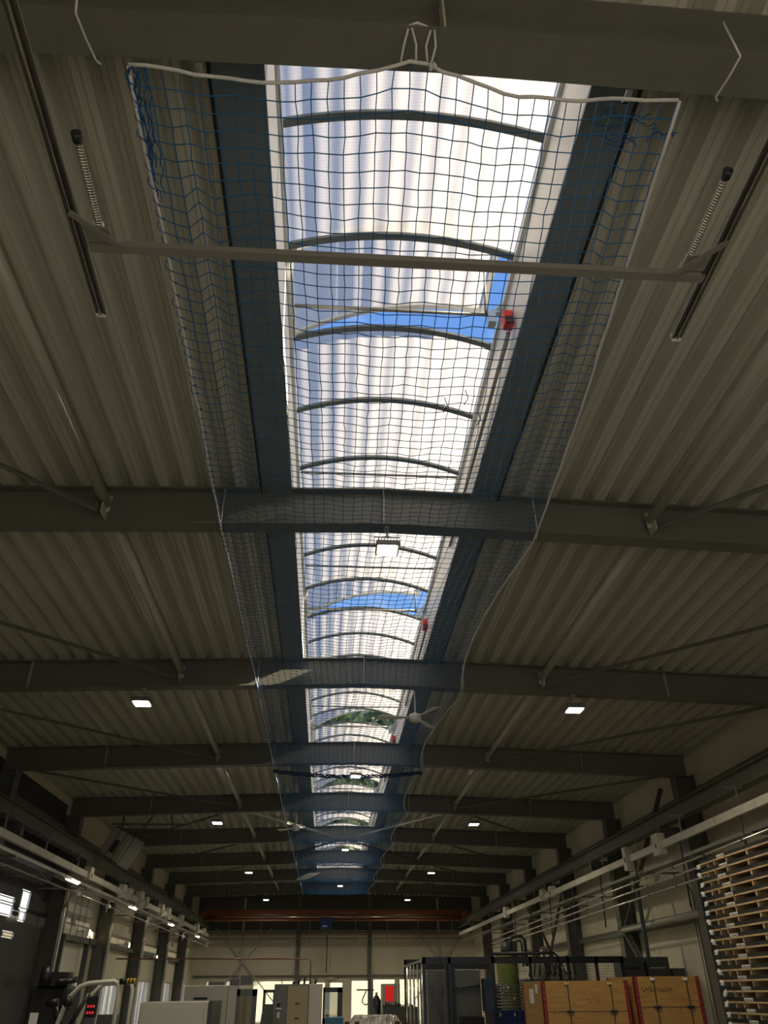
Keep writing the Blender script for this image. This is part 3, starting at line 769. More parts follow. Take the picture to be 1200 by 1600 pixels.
for x, z, nm in ((-5.95, 3.80, 'left'), (7.25, 3.86, 'right')):
    t = thing('cable_tray', 'perforated cable tray carrying cables below the %s busbar duct' % nm, 'cable tray', (x, 28, z))
    b = B().box(x-.12, x+.12, 9, 45, z, z+.006).box(x-.122, x-.118, 9, 45, z, z+.06).box(x+.118, x+.122, 9, 45, z, z+.06)
    part(b, 'tray', GALV, t)
    b = B()
    for k in range(5):
        b.tube([(x-.08+.04*k+.01*math.sin(q*1.3+k), 9+1.2*q, z+.02+.008*math.sin(q*2.1+k)) for q in range(31)], .009, 5)
    part(b, 'cables', BLACK, t)
    for k in range(12):
        if x < 0 and k in (5, 6): continue
        y = 10.7+2.5*k; xw = WL+.02 if x < 0 else WR-.02
        part(B().box(min(x-.12, xw), max(x+.12, xw), y-.02, y+.02, z-.04, z-.003), 'arm', GALV, t)
# pipes right
for k, (z0, z1) in enumerate(((3.72, 3.50), (3.56, 3.33), (3.37, 3.20))):
    nm = ['uppermost', 'middle', 'lowest'][k]
    t = thing('wall_pipe', '%s of the three thin steel pipes along the right wall' % nm, 'pipe', (6.95, 25, z1), 'pipes along the right wall')
    part(B().tube([(6.95, 12.0, z0+.03), (6.95, 36, z1-.01)], .021, 8), 'pipe', PIPEM, t)
    for q in range(16):
        y = 13.2+1.5*q; zz = z0+.03+(z1-z0-.04)*(y-12)/24
        part(B().tube([(6.95, y-.03, zz), (6.95, y+.03, zz)], .026, 8), 'clip', DGREY, t)
for q in range(10):
    y = 13.2+2.6*q
    solo(B().tube([(7.02, y, 4.12), (7.0, y, 3.85), (6.975, y, 2.95)], .018, 6), 'pipe_hanger_rod', DGREY, 'dark hanger rod holding the right wall pipes, %s from the camera' % ORD[q], 'rod', 'hanger rods of the right wall pipes')
# pipe left with valves
t = thing('air_pipe', 'thin pipe with valves along the left wall below the cable tray', 'pipe', (-5.35, 25, 3.4))
part(B().tube([(-5.35, 9, 3.42), (-5.35, 40, 3.42)], .016, 8), 'pipe', CHROME, t)
for y in (18.3, 21.0, 25.8, 32.5, 39.0):
    part(B().cbox((-5.35, y, 3.42), .07, .22, .07).tube([(-5.35, y, 3.42), (-5.35, y, 3.52)], .012, 6).cbox((-5.31, y, 3.53), .12, .03, .02).tube([(-5.35, y-.1, 3.42), (-5.35, y-.1, 3.28)], .012, 6), 'valve', WHITE, t)
for k in range(9):
    y = 11+3.2*k
    part(B().tube([(-5.35, y, 3.42), (-5.55, y, 3.45), (-6.0, y, 3.78)], .008, 5), 'hanger', GALV, t)
# linear lights at left
for k, y in enumerate((18.6, 24.9, 31.4, 38.2)):
    t = thing('linear_light', 'lit tube light under the left cable tray, %s from the camera' % ORD[k], 'lamp', (-5.75, y, 3.76), 'tube lights under the left cable tray')
    part(B().box(-5.80, -5.70, y, y+.95, 3.755, 3.79), 'housing', WHITE, t)
    part(B().box(-5.77, -5.73, y+.03, y+.92, 3.735, 3.755), 'tube', TUBEE, t)
# small wall lamps left
for k, (y, z) in enumerate(((24.0, 3.05), (29.0, 2.98), (34.0, 2.8))):
    t = thing('wall_lamp', 'small lit wall spotlight on the left columns, %s from the camera' % ORD[k], 'lamp', (-6.6, y, z), 'small wall spotlights at left')
    part(B().cbox((-6.56, y, z), .12, .10, .14), 'head', WHITE, t); part(B().cbox((-6.49, y, z-.01), .012, .09, .12), 'glow_plate', TUBEE, t)
    part(B().tube([(-7.08, y, z+.02), (-6.6, y, z+.02)], .012, 6), 'arm', GALV, t)

# ------------------------------------------------------------------ wall steelwork
for side, X, nm in ((-1, WL+.09, 'left'), (1, WR-.09, 'right')):
    for n in range(2, 8):
        y0, y1 = BY[n]+.15, BY[n+1]-.15
        if side > 0 or n > 3:
            solo(B().box(X-.07, X+.07, y0, y1, 2.86, 3.0), 'wall_rail', BEAM, 'horizontal steel rail on the %s wall, in the %s bay' % (nm, ORD[n]), 'wall rail', 'rails of the side walls')
        solo(B().box(X-.06, X+.06, y0, y1, 5.2, 5.34), 'wall_rail', BEAM, 'high horizontal steel rail on the %s wall, in the %s bay' % (nm, ORD[n]), 'wall rail', 'rails of the side walls')
t = thing('wall_cross_brace', 'steel K brace with round tube on the right wall behind the crates', 'brace', (7.75, 19.5, 0))
part(B().tube([(7.72, BY[4]-.1, 2.95), (7.72, BY[3]+.1, 2.95)], .075, 12), 'tube', TUBE, t)
part(B().bar((7.74, BY[4]-.12, 2.9), (7.74, 17.9, 5.6), .10, .05), 'upper_diagonal', BEAMD, t)
part(B().bar((7.70, BY[4]-.12, 2.9), (7.70, 18.2, .05), .05, .05).bar((7.80, BY[4]-.12, 2.9), (7.80, 18.2, .05), .05, .05), 'lower_diagonal', BEAM, t)
t = thing('wall_cross_brace', 'steel cross brace on the right wall far back', 'brace', (7.75, 29.5, 0))
part(B().bar((7.74, BY[5]+.1, 1.0), (7.74, BY[6]-.1, 4.4), .08, .04), 'rising_diagonal', BEAMD, t); part(B().bar((7.70, BY[5]+.1, 4.4), (7.70, BY[6]-.1, 1.0), .08, .04), 'falling_diagonal', BEAMD, t)
solo(B().tube([(7.50, 19.9, 4.0), (7.45, 19.72, 3.6), (7.45, 19.72, .0)], .05, 10), 'cable_riser', mat('blue_grey_hose', (.10,.13,.14), .6), 'blue grey cable riser on the right wall behind the crates', 'conduit')
solo(B().tube([(7.6, 17.55, 3.6), (7.75, 17.55, 3.55), (7.85, 17.6, 3.4), (7.85, 17.6, .0)], .022, 8), 'wall_conduit', GALV, 'bent steel conduit on the right wall beside the pallet stack', 'conduit')
solo(B().tube([(7.85, 17.75, 3.2), (7.85, 17.75, .0)], .018, 8), 'wall_conduit', GALV, 'straight steel conduit on the right wall beside the bent one', 'conduit')
for n in range(4, 9):
    solo(B().tube([(-6.6, BY[n]-.22, 3.9), (-6.6, BY[n]-.22, .0)], .03, 8), 'drop_pipe', MWHITE, 'pale drop pipe on the left wall beside the column under the %s beam' % ORD[n], 'pipe', 'drop pipes beside the left columns')
# raised white gate panel in left bay
t = thing('roller_shutter_unit', 'white framed door panel set high between the near left columns', 'door panel', (-6.85, 23.6, 2.7))
part(B().box(-6.9, -6.86, 22.9, 25.2, 2.95, 3.95), 'panel', MWHITE, t)
b = B()
for z in (3.2, 3.45, 3.7): b.box(-6.86, -6.84, 22.9, 25.2, z, z+.03)
for y in (23.4, 24.0, 24.6): b.box(-6.86, -6.84, y, y+.03, 2.95, 3.95)
part(b, 'ribs', GALV, t); part(B().box(-6.92, -6.78, 22.8, 25.3, 2.82, 2.95).box(-6.92, -6.78, 22.75, 22.87, 0, 2.95).box(-6.92, -6.78, 25.2, 25.32, 0, 2.95), 'frame', DGREY, t)
part(B().box(-7.0, -6.96, 23.0, 25.1, 0, 2.8), 'leaf', MWHITE, t)
# far wall X braces and gable posts, conduits
for k, x in enumerate((-4.55, 6.15)):
    nm = 'left' if k == 0 else 'right'
    t = thing('gable_cross_brace', 'diagonal steel cross brace on the %s of the far wall' % nm, 'brace', (x, YF-.1, 0))
    part(B().bar((x-1.45, YF-.16, 4.6), (x+1.9, YF-.16, 1.2), .07, .05), 'falling_diagonal', TUBE, t)
    part(B().bar((x+1.55, YF-.22, 4.6), (x-1.5, YF-.22, 1.2), .07, .05), 'rising_diagonal', TUBE, t)
    part(B().box(x-.05, x+.05, YF-.14, YF-.04, 0, 6.1), 'post', TUBE, t)
for k, x in enumerate((-2.2, 0.55, 2.62)):
    x = (-1.55, 2.35)[k] if k < 2 else None
    if x is None: continue
    solo(B().box(x-.10, x+.10, YF-.13, YF-.115, 0, 6.25).box(x-.10, x+.10, YF-.045, YF-.03, 0, 6.25).box(x-.006, x+.006, YF-.12, YF-.04, 0, 6.25), 'gable_post', BEAM, 'grey steel post on the far wall, %s of the middle' % ('left' if k == 0 else 'right'), 'post')
solo(B().tube([(-6.5, YF-.3, 4.30), (7.4, YF-.3, 4.30)], .022, 8), 'gable_pipe', COPPER, 'upper reddish pipe running across the far wall', 'pipe')
solo(B().tube([(-6.5, YF-.3, 4.10), (7.4, YF-.3, 4.10)], .022, 8), 'gable_pipe', GALV, 'grey pipe running across the far wall just under the reddish one', 'pipe')
solo(B().tube([(1.0-.98, YF-.3, 4.28), (.02, YF-.3, 2.5)], .03, 8), 'drop_pipe', COPPER, 'reddish drop pipe down the middle of the far wall', 'pipe')
for k, x in enumerate((-5.3, -3.6, -.95, 1.55, 3.3, 5.0, 6.9)):
    solo(B().tube([(x, YF-.3, 4.95), (x, YF-.3, 3.9)], .025, 6), 'gable_hanger', TUBE, 'short vertical hanger on the far wall, %s from the left' % ORD[k], 'rod', 'hangers on the far wall')
solo(B().tube([(-7.08, 30, 2.62), (-.6, 30, 2.60), (-.52, 30, 2.5), (-.52, 30, 1.9)], .022, 8), 'free_pipe', COPPER, 'reddish pipe spanning above the white machines at left', 'pipe')
solo(B().box(.02, .5, YF-.1, YF-.02, 2.2, 2.4), 'exit_sign_box', MWHITE, 'small pale box above a far door', 'sign box')

# ------------------------------------------------------------------ air unit hung at left
t = thing('air_heater_unit', 'white louvred air heater unit hung under the roof at left', 'heater', (-5.9, 22.6, 4.6))
c = Vector((-5.75, 22.9, 5.03)); rot = Matrix.Rotation(-.5, 3, 'Z') @ Matrix.Rotation(.45, 3, 'Y') @ Matrix.Rotation(-.2, 3, 'X')
part(B().cbox(c, .85, .5, .8, rot), 'casing', MIDG, t, None, .03)
b = B()
for k in (-1, 0, 1): b.cbox(c + rot @ Vector((.27*k, -.26, 0)), .22, .02, .72, rot)
part(b, 'front_panels', MWHITE, t)
part(B().cbox(c + rot @ Vector((.0, -.275, -.06)), .17, .01, .35, rot), 'louvre', DGREY, t)
b = B()
for (p, q) in (((-6.0,23.2,5.55),(-3.9,23.2,5.55)), ((-6.0,22.4,5.55),(-3.9,22.4,5.55)), ((-5.2,22.4,5.55),(-5.2,23.2,5.55)), ((-4.4,22.4,5.55),(-4.4,23.2,5.55)),
               ((-5.8,22.8,5.4),(-5.8,22.8,5.9)), ((-4.4,22.8,5.55),(-4.4,22.1,5.9)), ((-5.2,22.8,5.55),(-4.7,22.1,5.9))): b.bar(p, q, .04, .04, (0.1,0.9,.3))
part(b, 'hanging_frame', BEAMD, t)

# ------------------------------------------------------------------ pallet stack
XP, YP1, YP0 = 6.2, 13.42, 11.0
NP = 25; PH = 0.1375
for k in range(NP):
    z = .002 + PH*k; top = NP-1-k
    nm = 'topmost' if top == 0 else '%s from the top' % ORD[top]
    t = thing('wooden_pallet', 'flat wooden pallet in the tall stack at right, %s' % nm, 'pallet', (XP+.4, (YP0+YP1)/2, z), 'pallets in the tall stack at right')
    jx = rn.uniform(-.012, .012)
    b = B().box(XP+jx, XP+.8+jx, YP0, YP1, z+.062, z+.084)
    part(b, 'deck_board', PINE, t)
    for y in (YP0+.02, YP0+.75, YP1-.98, YP1-.55, YP1-.30):
        part(B().box(XP+jx+.005, XP+.79, y, y+.045, z, z+.062), 'runner', PINE, t)
    t2 = thing('black_carton_tray', 'shallow black carton tray on the pallet %s of the stack at right' % nm, 'tray', (XP+.4, (YP0+YP1)/2, z+.084), 'black trays on the stacked pallets')
    part(B().box(XP+.01+jx, XP+.78, YP0+.01, YP1-.01, z+.0845, z+PH-.003), 'tray_body', TRAY, t2)
    yl = YP1-.86+rn.uniform(-.12, .10)
    lb = part(B().box(XP+jx+.006, XP+jx+.009, yl, yl+.27, z+.090, z+PH-.008), 'label_sticker', PAPER, t2, 'white sticker with black print')
    b = B()
    for q in range(6): b.box(XP+jx+.004, XP+jx+.006, yl+.02+.04*q, yl+.02+.04*q+.028, z+.098, z+PH-.022-.010*rn.random())
    part(b, 'print', INK, lb)
    b = B(); yk = YP1-.02
    xk = XP-.01+jx; q_ = rn.uniform(-.015, .015)
    b.tube([(xk, yk+.03, z+.080), (xk+q_, yk+.03, z+.060), (xk-q_*.5, yk+.03, z+.035), (xk, yk+.03, z+.012)], [.036, .044, .026, .048], 7)
    part(b, 'film_end', FILM, t, 'crumpled white film end')
    for y in (YP1-1.0, YP1-.57, YP1-.32): part(B().box(XP-.012, XP-.004, y, y+.012, z, z+.084), 'strap', GALV, t)
# ------------------------------------------------------------------ plywood crates
def crate(x0, x1, y0, y1, h, label, writing):
    t = thing('plywood_crate', label, 'crate', ((x0+x1)/2, (y0+y1)/2, 0), 'plywood crates')
    body = part(B().box(x0, x1, y0, y1, .1, h), 'panels', PLY, t, None, .004)
    part(B().box(x0+.05, x0+.17, y0, y1, 0, .1).box(x1-.17, x1-.05, y0, y1, 0, .1).box((x0+x1)/2-.06, (x0+x1)/2+.06, y0, y1, 0, .1), 'skids', PINE, t)
    e_ = .006
    for (x, y, sx) in ((x0, y0, 1), (x1, y0, -1), (x0, y1, 1), (x1, y1, -1)):
        sy = 1 if y == y0 else -1
        xa, xb = sorted((x-sx*e_, x+sx*.055)); ya, yb = sorted((y-sy*e_, y+sy*.055))
        b = B().box(xa, xb, min(y, y-sy*e_), max(y, y-sy*e_), .1, h+.004).box(min(x, x-sx*e_), max(x, x-sx*e_), ya, yb, .1, h+.004)
        ed = part(b, 'corner_strip', DRED, t, 'dark red corner strip')
        if y == y0:
            for q in range(9): part(B().box(min(x+sx*.022, x+sx*.034), max(x+sx*.022, x+sx*.034), y-.010, y-.006, h-.06-.09*q, h-.048-.09*q), 'rivet', GALV, ed)
    for fx in (.30, .80):
        x = x0+(x1-x0)*fx
        st = part(B().box(x-.007, x+.007, y0-.008, y0-.002, .1, h).box(x-.007, x+.007, y0-.008, y1, h+.001, h+.005), 'steel_strap', PINK, t)
        part(B().box(x-.05, x+.02, y0-.014, y0-.008, h-.05, h-.015), 'strap_guard', PAPER if writing == 2 else PINE, st)
        if h > 0: part(B().box(x-.055, x+.055, y0-.016, y0-.008, h-.42, h-.385), 'strap_buckle', BLACKM, st)
    b = B().box(x0+.03, x1-.03, y0-.004, y0-.001, h-.40, h-.395)
    part(b, 'seam', INK, t)
    for q in range(5):
        cx = x0+.15+rn.random()*(x1-x0-.3); cz = h-.1-rn.random()*.4
        part(B().tube([(cx, y0-.001, cz), (cx, y0-.003, cz)], .014, 8), 'wood_knot', KNOT, t)
    if writing == 1:
        part(B().box(x0-.01, x0-.004, y0+.25, y0+.42, h-.16, h-.04).box(x0-.01, x0-.004, y0+.55, y0+.85, h-.30, h-.10), 'papers', PAPER, t, 'white papers on the end panel')
    else:
        rr = random.Random(4); b = B(); cx = x0+.10; pts = []
        for q in range(46):
            pts.append((cx+.011*q+.012*math.sin(q*1.7), y0-.004, h-.17+.028*math.sin(q*1.25)*(1 if q % 5 else 1.8)))
        part(b.tube(pts, .003, 4), 'handwriting', RUST, t, 'faint scrawled handwriting')
    return t
crate(3.36, 4.72, 13.60, 14.95, 1.74, 'plywood crate with white papers on its end, in front of the black machine guard', 1)
crate(4.78, 5.82, 13.45, 14.75, 1.79, 'plywood crate with scrawled writing, beside the pallet stack', 2)

# ------------------------------------------------------------------ grey cabinets behind the crates
for (x0, x1, y0, h, lab) in ((6.55, 7.05, 19.0, 2.24, 'dark grey switch cabinet left of the pair behind the crates'), (7.12, 7.62, 19.0, 2.24, 'dark grey switch cabinet with pale slot behind the crates'), (7.64, 7.92, 18.9, 2.02, 'low grey switch cabinet against the right wall')):
    t = thing('switch_cabinet', lab, 'cabinet', ((x0+x1)/2, y0+.3, 0), 'switch cabinets behind the crates')
    part(B().box(x0, x1, y0, y0+.6, 0, h), 'body', DGREY, t, None, .01)
    part(B().box(x0+.03, x1-.03, y0-.015, y0, .1, h-.28), 'door', DGREY, t); part(B().box(x0+.06, x1-.1, y0-.02, y0, h-.22, h-.20), 'slot', MWHITE if x0 > 7 else BLACK, t)

# ------------------------------------------------------------------ machine guard
G = dict(x0=2.02, x1=6.25, y0=18.0, y1=22.4, z=2.2)
t = thing('machine_guard_fence', 'black mesh machine guard enclosure with open steel posts behind the crates', 'fence', (4.1, 20, 0))
fy = G['y0']
posts = [2.02, 2.55, 3.46, 4.25, 5.05, 5.65, 6.2]
for x in posts:
    part(B().box(x-.03, x+.03, fy-.03, fy+.03, 0, 2.22), 'post', BLACKM, t)
part(B().box(2.48, 2.66, fy+.04, fy+.16, 0, 2.2), 'wide_post', BLACKM, t)
part(B().box(1.99, 6.25, fy-.03, fy+.03, 2.10, 2.22).box(1.99, 6.25, fy-.03, fy+.03, 1.02, 1.06), 'top_rail', BLACKM, t)
for k in range(5):
    y = G['y0']+.88*k+.4
    part(B().tube([(2.02, y, 0), (2.02, y, 2.17)], .022, 10), 'side_post', CHROME, t, 'shiny round side post')
part(B().bar((2.02, fy, 2.17), (2.02, 22.4, 2.17), .04, .04), 'side_rail', GALV, t)
part(B().box(2.0, 4.2, 22.35, 22.42, 2.1, 2.32).box(2.0, 2.06, 22.35, 22.42, 0, 2.3), 'rear_frame', BLACKM, t)
for a_, c_ in zip(posts[:-1], posts[1:]):
    b = B(); x = a_+.06
    while x < c_-.03: b.box(x-.002, x+.002, fy-.002, fy+.002, .1, 2.1); x += .05
    z = .15
    while z < 2.1: b.box(a_+.03, c_-.03, fy-.002, fy+.002, z-.002, z+.002); z += .05
    part(b, 'mesh_panel', BLACKM, t)
# upper second rail
part(B().tube([(3.46, 17.9, 2.27), (4.75, 17.9, 2.28), (4.85, 17.9, 2.2), (4.85, 17.9, 1.6)], .028, 8), 'bent_handrail', BLACKM, t)
# machines inside
t = thing('machine_cabinet', 'light grey machine cabinet behind the black mesh guard', 'machine', (3.0, 19.6, 0))
part(B().box(2.2, 3.35, 19.0, 20.6, 0, 2.02), 'body', MIDG, t, None, .015)
part(B().box(2.24, 2.50, 18.97, 19.0, .3, 1.98), 'side_door', MIDG, t); part(B().box(2.70, 3.32, 18.96, 19.0, .2, 1.98), 'front_door', MIDG, t)
part(B().tube([(2.68, 18.93, 1.3), (2.72, 18.93, 1.62), (2.85, 18.93, 1.69), (3.3, 18.93, 1.71)], .012, 6), 'hose', BLACK, t)
part(B().tube([(2.85, 18.92, 1.69), (3.32, 18.92, 1.74)], .012, 6), 'spout', GALV, t)
solo(B().box(2.80, 3.28, 18.35, 18.7, 0, 1.18), 'control_box', BLACK, 'black low control box in front of the grey machine cabinet', 'control box', None, .02)
t = thing('blue_press', 'blue machine with metal parts on top, behind the guard and left of the crate', 'machine', (4.0, 19.2, 0))
part(B().box(3.55, 4.3, 18.7, 19.8, 0, 1.28), 'base', BLUEP, t, None, .02)
part(B().box(3.42, 3.60, 18.8, 19.3, 1.25, 1.85).box(3.60, 3.85, 19.4, 19.8, 1.28, 1.75), 'blue_column', mat('steel_blue_paint', (.06,.10,.18), .4), t)
b = B()
for q in range(8): b.tube([(3.55, 18.75+.05*q, 1.33+.055*q), (4.3, 18.75+.05*q, 1.33+.055*q)], .016, 6)
part(b, 'pipe_rack', GALV, t)
b = B()
for q in range(9):
    x = 3.6+rn.random()*.6; z = 1.3+rn.random()*.35; b.tube([(x, 18.6, z), (x+rn.uniform(-.1,.1), 18.65, z+rn.uniform(.02,.14)), (x+rn.uniform(-.15,.15), 18.6, z-.02)], .012, 6)
part(b, 'fittings', CHROME, t); part(B().cbox((3.68, 18.68, 1.2), .03, .02, .06).cbox((3.98, 18.68, 1.2), .03, .02, .06).cbox((3.68, 18.68, .98), .05, .02, .1), 'labels', PAPER, t)
t = thing('green_tank_machine', 'green hydraulic tank machine with dark bent pipes beside the right wall', 'machine', (5.2, 24.5, 0))
part(B().tube([(5.12,24.5,0),(5.12,24.5,2.50),(5.12,24.5,2.54)], [.30,.30,.28], 24), 'tank', GREEN, t); part(B().tube([(5.1,24.5,2.54),(5.1,24.5,2.82)], .13, 18), 'upper_drum', DGREY, t)
b = B().tube([(5.18,24.1,2.5),(5.18,24.1,2.85),(5.24,24.1,2.93),(5.52,24.1,2.93),(5.60,24.1,2.83),(5.60,24.1,2.2)], .045, 8)
b.tube([(5.30,24.0,2.3),(5.30,24.0,2.75),(5.34,24.0,2.82),(5.44,24.0,2.82),(5.48,24.0,2.75),(5.48,24.0,2.2)], .03, 8)
for q in range(7):
    x = 5.6+.14*q; b.tube([(x,24,1.95),(x+.1,24,2.36+.08*math.sin(q*2)),(x+.35,24,2.42+.06*math.cos(q)),(x+.5,24,2.0)], .02, 6)
part(b, 'hoses', BLACKM, t)
part(B().hexa([(5.9,24,1.9),(6.9,24,1.9),(6.9,24.6,1.9),(5.9,24.6,1.9),(5.95,24,2.35),(6.4,24,2.25),(6.4,24.6,2.25),(5.95,24.6,2.35)]), 'sloped_hood', MIDG, t)
part(B().box(5.5, 6.9, 24, 25, 0, 1.9), 'base', DGREY, t); part(B().tube([(6.0,23.9,1.9),(6.0,23.9,2.6)], .05, 8), 'cylinder', GALV, t)

# ------------------------------------------------------------------ machines at left and middle
t = thing('tall_white_cabinet', 'off-white machine cabinet nearest in the left row', 'machine', (-2.6, 16.5, 0))
part(B().box(-3.24, -2.05, 16, 17.4, 0, 1.49), 'body', MWHITE, t, None, .015); part(B().box(-3.20, -2.12, 15.97, 16.0, .2, 1.40), 'front_door', MWHITE, t)
part(B().box(-2.04, -1.98, 16.0, 17.4, 0, 1.5), 'side_profile', DGREY, t)
t = thing('machining_centre', 'off-white machining centre with a rounded window door swung open', 'machine', (-2.4, 20.6, 0))
part(B().box(-3.12, -2.17, 20, 21.8, 0, 1.76), 'body', MWHITE, t, None, .015); part(B().box(-2.165, -1.97, 20.1, 21.8, .7, 1.76), 'hood', MWHITE, t, None, .01)
part(B().box(-2.9, -2.6, 19.985, 20.0, 1.50, 1.54), 'vent_slot', BLACK, t)
b = B(); x0, x1, z0, z1, y = -1.97, -1.52, .3, 1.69, 20.1
b.box(x0, x0+.07, y, y+.05, z0, z1).box(x1-.10, x1, y, y+.05, z0, z1).box(x0, x1, y, y+.05, 1.56, z1).box(x0, x1, y, y+.05, z0, 1.02)
dr = part(b, 'swing_door', MIDG, t, 'grey swing door'); part(B().box(x0+.07, x1-.10, y+.02, y+.03, 1.04, 1.56), 'door_window', GLF, dr)
part(B().cbox((-2.45, 20.2, 1.80), .35, .2, .07).cbox((-2.05, 20.2, 1.82), .2, .2, .12).cbox((-1.80, 20.4, 1.86), .26, .25, .18), 'top_boxes', MIDG, t)
b = B()
for q in range(12): b.tube([(-2.1+.05*q, 19.95, .9+.03*math.sin(q*2.2)), (-2.08+.05*q, 19.95, 1.0+.04*math.sin(q*3.1))], .03, 6)
part(b, 'tool_turret', BLACKM, t)
t = thing('grey_machine_door', 'grey machine side panel with rounded corner cutout, next to the control cabinet', 'machine', (-1.1, 21, 0))
part(B().box(-1.42, -1.14, 20.6, 20.66, 0, 1.40).box(-1.42, -1.36, 20.6, 20.66, 1.4, 1.68).box(-1.42, -1.14, 20.6, 20.66, 1.62, 1.68).box(-1.19,-1.14,20.6,20.66,1.4,1.68), 'panel', MIDG, t)
part(B().hexa([(-1.44,20.5,1.0),(-1.14,20.5,1.0),(-1.14,21,1.0),(-1.44,21,1.0),(-1.42,20.5,1.22),(-1.14,20.5,1.30),(-1.14,21,1.30),(-1.42,21,1.22)]), 'curved_cover', MIDG, t)
t = thing('control_cabinet', 'tall grey control cabinet with a tan door in the middle left', 'cabinet', (-.55, 19.4, 0))
part(B().box(-1.08, -.34, 19, 19.9, 0, 1.77), 'body', MIDG, t, None, .01); part(B().box(-.34, -.06, 19, 19.9, 0, 1.77), 'side_panel', MWHITE, t, None, .01)
d_ = part(B().box(-.79, -.36, 18.975, 19.0, .2, 1.74), 'door', TAN, t, 'tan door'); part(B().box(-.63, -.53, 18.955, 18.975, 1.42, 1.435).box(-.63, -.53, 18.955, 18.975, 1.16, 1.175), 'handle', BLACKM, d_)
part(B().box(-1.02, -.90, 18.96, 19.0, 1.32, 1.35).box(-.99, -.94, 18.96, 19.0, 1.17, 1.28), 'switch', PAPER, t); part(B().box(-1.0, -.94, 18.96, 19.0, 1.37, 1.43), 'lock', BLACK, t)
b = B()
for q in range(5): b.tube([(-.7+.12*q, 19.3, 1.77), (-.68+.12*q, 19.3, 1.82+.05*(q % 3))], .025, 6)
part(b, 'cable_glands', BLACK, t)
t = thing('open_glass_door', 'open grey framed machine door with clear pane beside the control cabinet', 'machine door', (.1, 21.5, 0))
b = B().box(-.05, .0, 21.4, 21.46, 0, 1.72).box(.30, .42, 21.4, 21.46, 0, 1.72).box(-.05, .42, 21.4, 21.46, 1.62, 1.72).box(-.05, .42, 21.4, 21.46, 0, 1.1)
part(b, 'frame', DGREY, t); part(B().box(0, .30, 21.42, 21.43, 1.1, 1.62), 'pane', GLF, t)
solo(B().box(.02, .42, 20, 20.6, 0, 1.15), 'blue_tool_cabinet', LBLUE, 'low blue tool cabinet in the middle', 'cabinet', None, .01)
t = thing('wrapped_load_table', 'work table with a crumpled film wrapped load', 'table', (1.1, 20.6, 0))
part(B().box(.45, 1.85, 20.1, 21.2, .95, 1.0), 'top', PINE, t)
for (x, y) in ((.5, 20.15), (1.8, 20.15), (.5, 21.15), (1.8, 21.15)): part(B().box(x-.03, x+.03, y-.03, y+.03, 0, .95), 'leg', BLACKM, t)
b = B(); nx, ny = 44, 20; vs = []
for j in range(ny+1):
    for i in range(nx+1):
        uu, vv = i/nx, j/ny; edge = min(uu, 1-uu, vv, 1-vv)
        z = 1.0 + .17*min(1, edge*9) + rn.uniform(-.014, .014)*(1 if edge > .02 else .3)
        vs.append((.55+1.2*uu, 20.15+.95*vv, z))
b.add(vs, [(j*(nx+1)+i, j*(nx+1)+i+1, (j+1)*(nx+1)+i+1, (j+1)*(nx+1)+i) for j in range(ny) for i in range(nx)])
lo = solo(b, 'film_wrapped_load', FOIL, 'glossy crumpled film bundle lying on the work table', 'bundle')
for k, x in enumerate((.50, .72, 1.62, 1.78)):
    solo(B().cbox((x, 20.0+.02*k, 1.225 if k < 0 else 1.035), .10, .09, .07), 'small_part', RUST, 'small brown part on the work table edge, %s from the left' % ORD[k], 'part', 'small parts on the work table')
t = thing('jib_stand', 'slim stand with a swing arm before the bright far windows', 'stand', (1.42, 27, 0))
part(B().tube([(1.42,27,0),(1.42,27,2.0)], .03, 8).tube([(1.42,27,1.1),(1.72,27,0.9)], .018, 6).tube([(1.42,27,1.3),(1.7,27,.8)], .018, 6), 'pole', mat('blue_grey_stand', (.08,.10,.16), .5), t)
part(B().tube([(1.48,27,1.68),(.95,27,1.68)], .022, 6).tube([(1.25,27,1.66),(1.15,27,1.48),(1.12,27,1.38),(1.2,27,1.3),(1.3,27,1.32)], .02, 6), 'swing_arm', BLACKM, t)
t = thing('red_window_machine', 'grey machine with a glowing red window before the far windows', 'machine', (2.15, 30.4, 0))
part(B().box(1.92, 2.42, 30, 30.8, 0, 1.86), 'body', MGREY, t, None, .02); part(B().box(2.03, 2.30, 29.98, 30.0, 1.36, 1.80), 'window', REDE, t, 'glowing red window', .0)
part(B().tube([(2.50,30,0),(2.50,30,1.85)], .02, 8), 'side_bar', BLACKM, t)
t = thing('gas_cylinder', 'dark cylinder standing left of the red window machine', 'cylinder', (1.74, 30.2, 0))
part(B().tube([(1.74,30.2,0),(1.74,30.2,1.38),(1.74,30.2,1.5),(1.74,30.2,1.54)], [.15,.15,.08,.03], 16), 'shell', BLACKM, t); part(B().tube([(1.74,30.2,1.54),(1.74,30.2,1.62)], .04, 8), 'valve', GALV, t)
t = thing('machine_bench', 'dark bench crowded with black fittings under the far windows', 'bench', (2.3, 26.5, 0))
part(B().box(1.7, 2.75, 26.2, 26.9, 0, 1.25), 'body', DGREY, t)
b = B()
for q in range(14): x = 1.72+.07*q; b.tube([(x, 26.3, 1.25), (x+.02, 26.3, 1.30+.07*((q*7) % 4)/3)], .03, 6)
part(b, 'fittings', BLACKM, t)

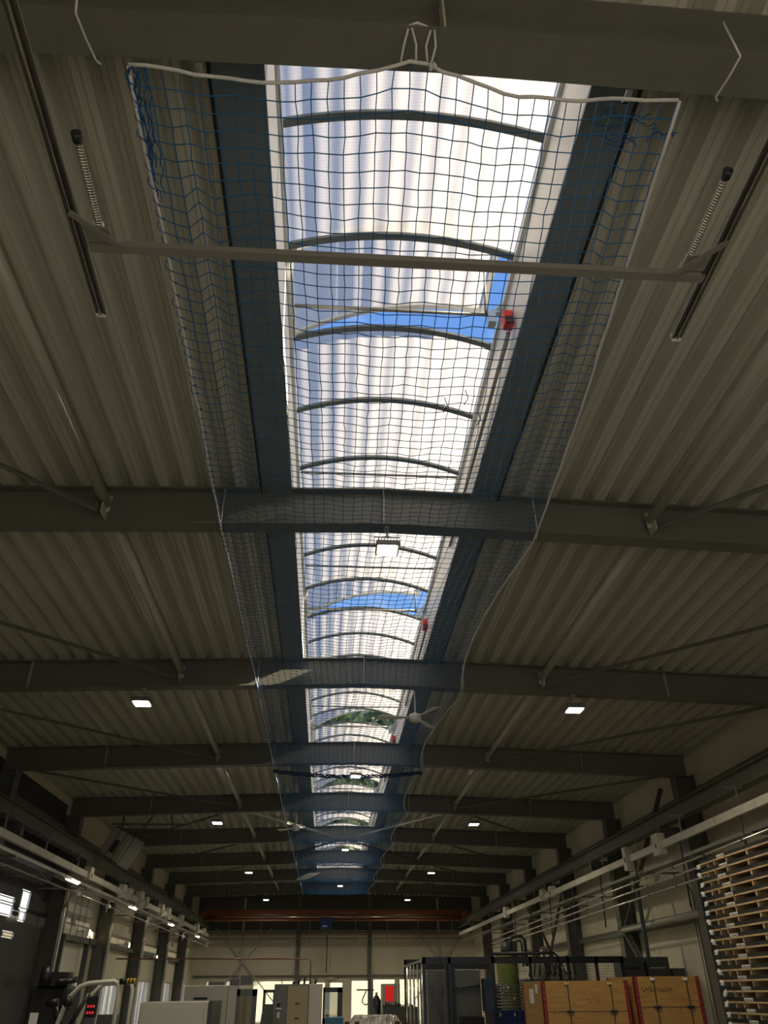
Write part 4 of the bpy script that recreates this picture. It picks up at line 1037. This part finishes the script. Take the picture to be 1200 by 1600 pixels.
# tube framed truck, black drill
t = thing('lift_truck', 'rounded tube frame of a lift truck with red lamps at lower left', 'truck', (-3.3, 13.3, 0))
def hoop(y, s_=0):
    return [(-3.80+s_, y, .1), (-3.74+s_, y, 1.25), (-3.66+s_, y, 1.55), (-3.52+s_, y, 1.70), (-3.40, y, 1.74), (-3.05, y, 1.765), (-2.99, y, 1.74), (-2.96, y, 1.66), (-2.97, y, .1)]
part(B().tube(hoop(13.0), .032, 10), 'front_hoop', MWHITE, t); part(B().tube(hoop(13.9, .05), .03, 10), 'rear_hoop', MWHITE, t)
part(B().box(-3.7, -2.9, 13.05, 13.85, .1, 1.0), 'chassis', DGREY, t, None, .03); part(B().box(-3.28, -3.0, 13.3, 13.4, 1.0, 1.36), 'backrest', DGREY, t)
part(B().tube([(-3.62,12.95,1.1),(-3.36,12.95,1.62)], .03, 8), 'steering_column', BLACKM, t)
lp = part(B().box(-3.52, -3.36, 13.5, 13.56, 1.32, 1.58), 'lamp_panel', BLACK, t)
for q in range(6): part(B().cbox((-3.48+.04*(q % 3), 13.49, 1.38+.08*(q//3)), .022, .01, .03), 'red_lamp', REDL, lp)
part(B().tube([(-3.9,12.9,1.5),(-3.75,12.9,1.52)], .05, 10).ball((-3.62,12.9,1.52), .07), 'mirror', BLACK, t)
bp = part(B().tube([(-2.96,12.98,1.76),(-2.86,12.98,1.765)], .038, 12), 'bumper_end', BLACK, t)
b = B(); 
for q in range(3): b.tube([(-2.855+.045*q,12.98,1.765),(-2.832+.045*q,12.98,1.765)], .036, 12)
part(b, 'yellow_rings', YELLOW, bp); b = B()
for q in range(2): b.tube([(-2.832+.045*q,12.98,1.765),(-2.81+.045*q,12.98,1.765)], .036, 12)
part(b, 'black_rings', BLACK, bp)
t = thing('column_drill', 'black column drill machine at the lower left edge', 'machine', (-4.2, 14.2, 0))
part(B().tube([(-4.25,14.2,0),(-4.25,14.2,1.9)], .07, 12), 'column', BLACKM, t); part(B().box(-4.5, -3.95, 13.9, 14.5, 1.0, 1.72), 'gearbox', BLACK, t, None, .04)
part(B().box(-4.45, -4.0, 13.95, 14.6, 0, 1.0), 'base', BLACK, t); part(B().tube([(-4.1,13.8,1.75),(-3.8,13.8,1.80)], .04, 8).tube([(-4.3,13.9,1.72),(-4.3,13.9,1.98)], .09, 12).box(-4.2,-3.95,13.85,14.1,1.72,1.9), 'motor', BLACKM, t)
part(B().box(-4.05, -3.88, 13.77, 13.79, 1.78, 1.81), 'lever', CHROME, t); part(B().box(-4.42, -4.30, 13.885, 13.90, 1.18, 1.38), 'sticker', PAPER, t)
part(B().tube([(-4.02,13.7,1.5),(-3.9,13.7,1.2)], .05, 8).ball((-3.88,13.7,1.45), .08), 'hand_wheel', BLACKM, t)
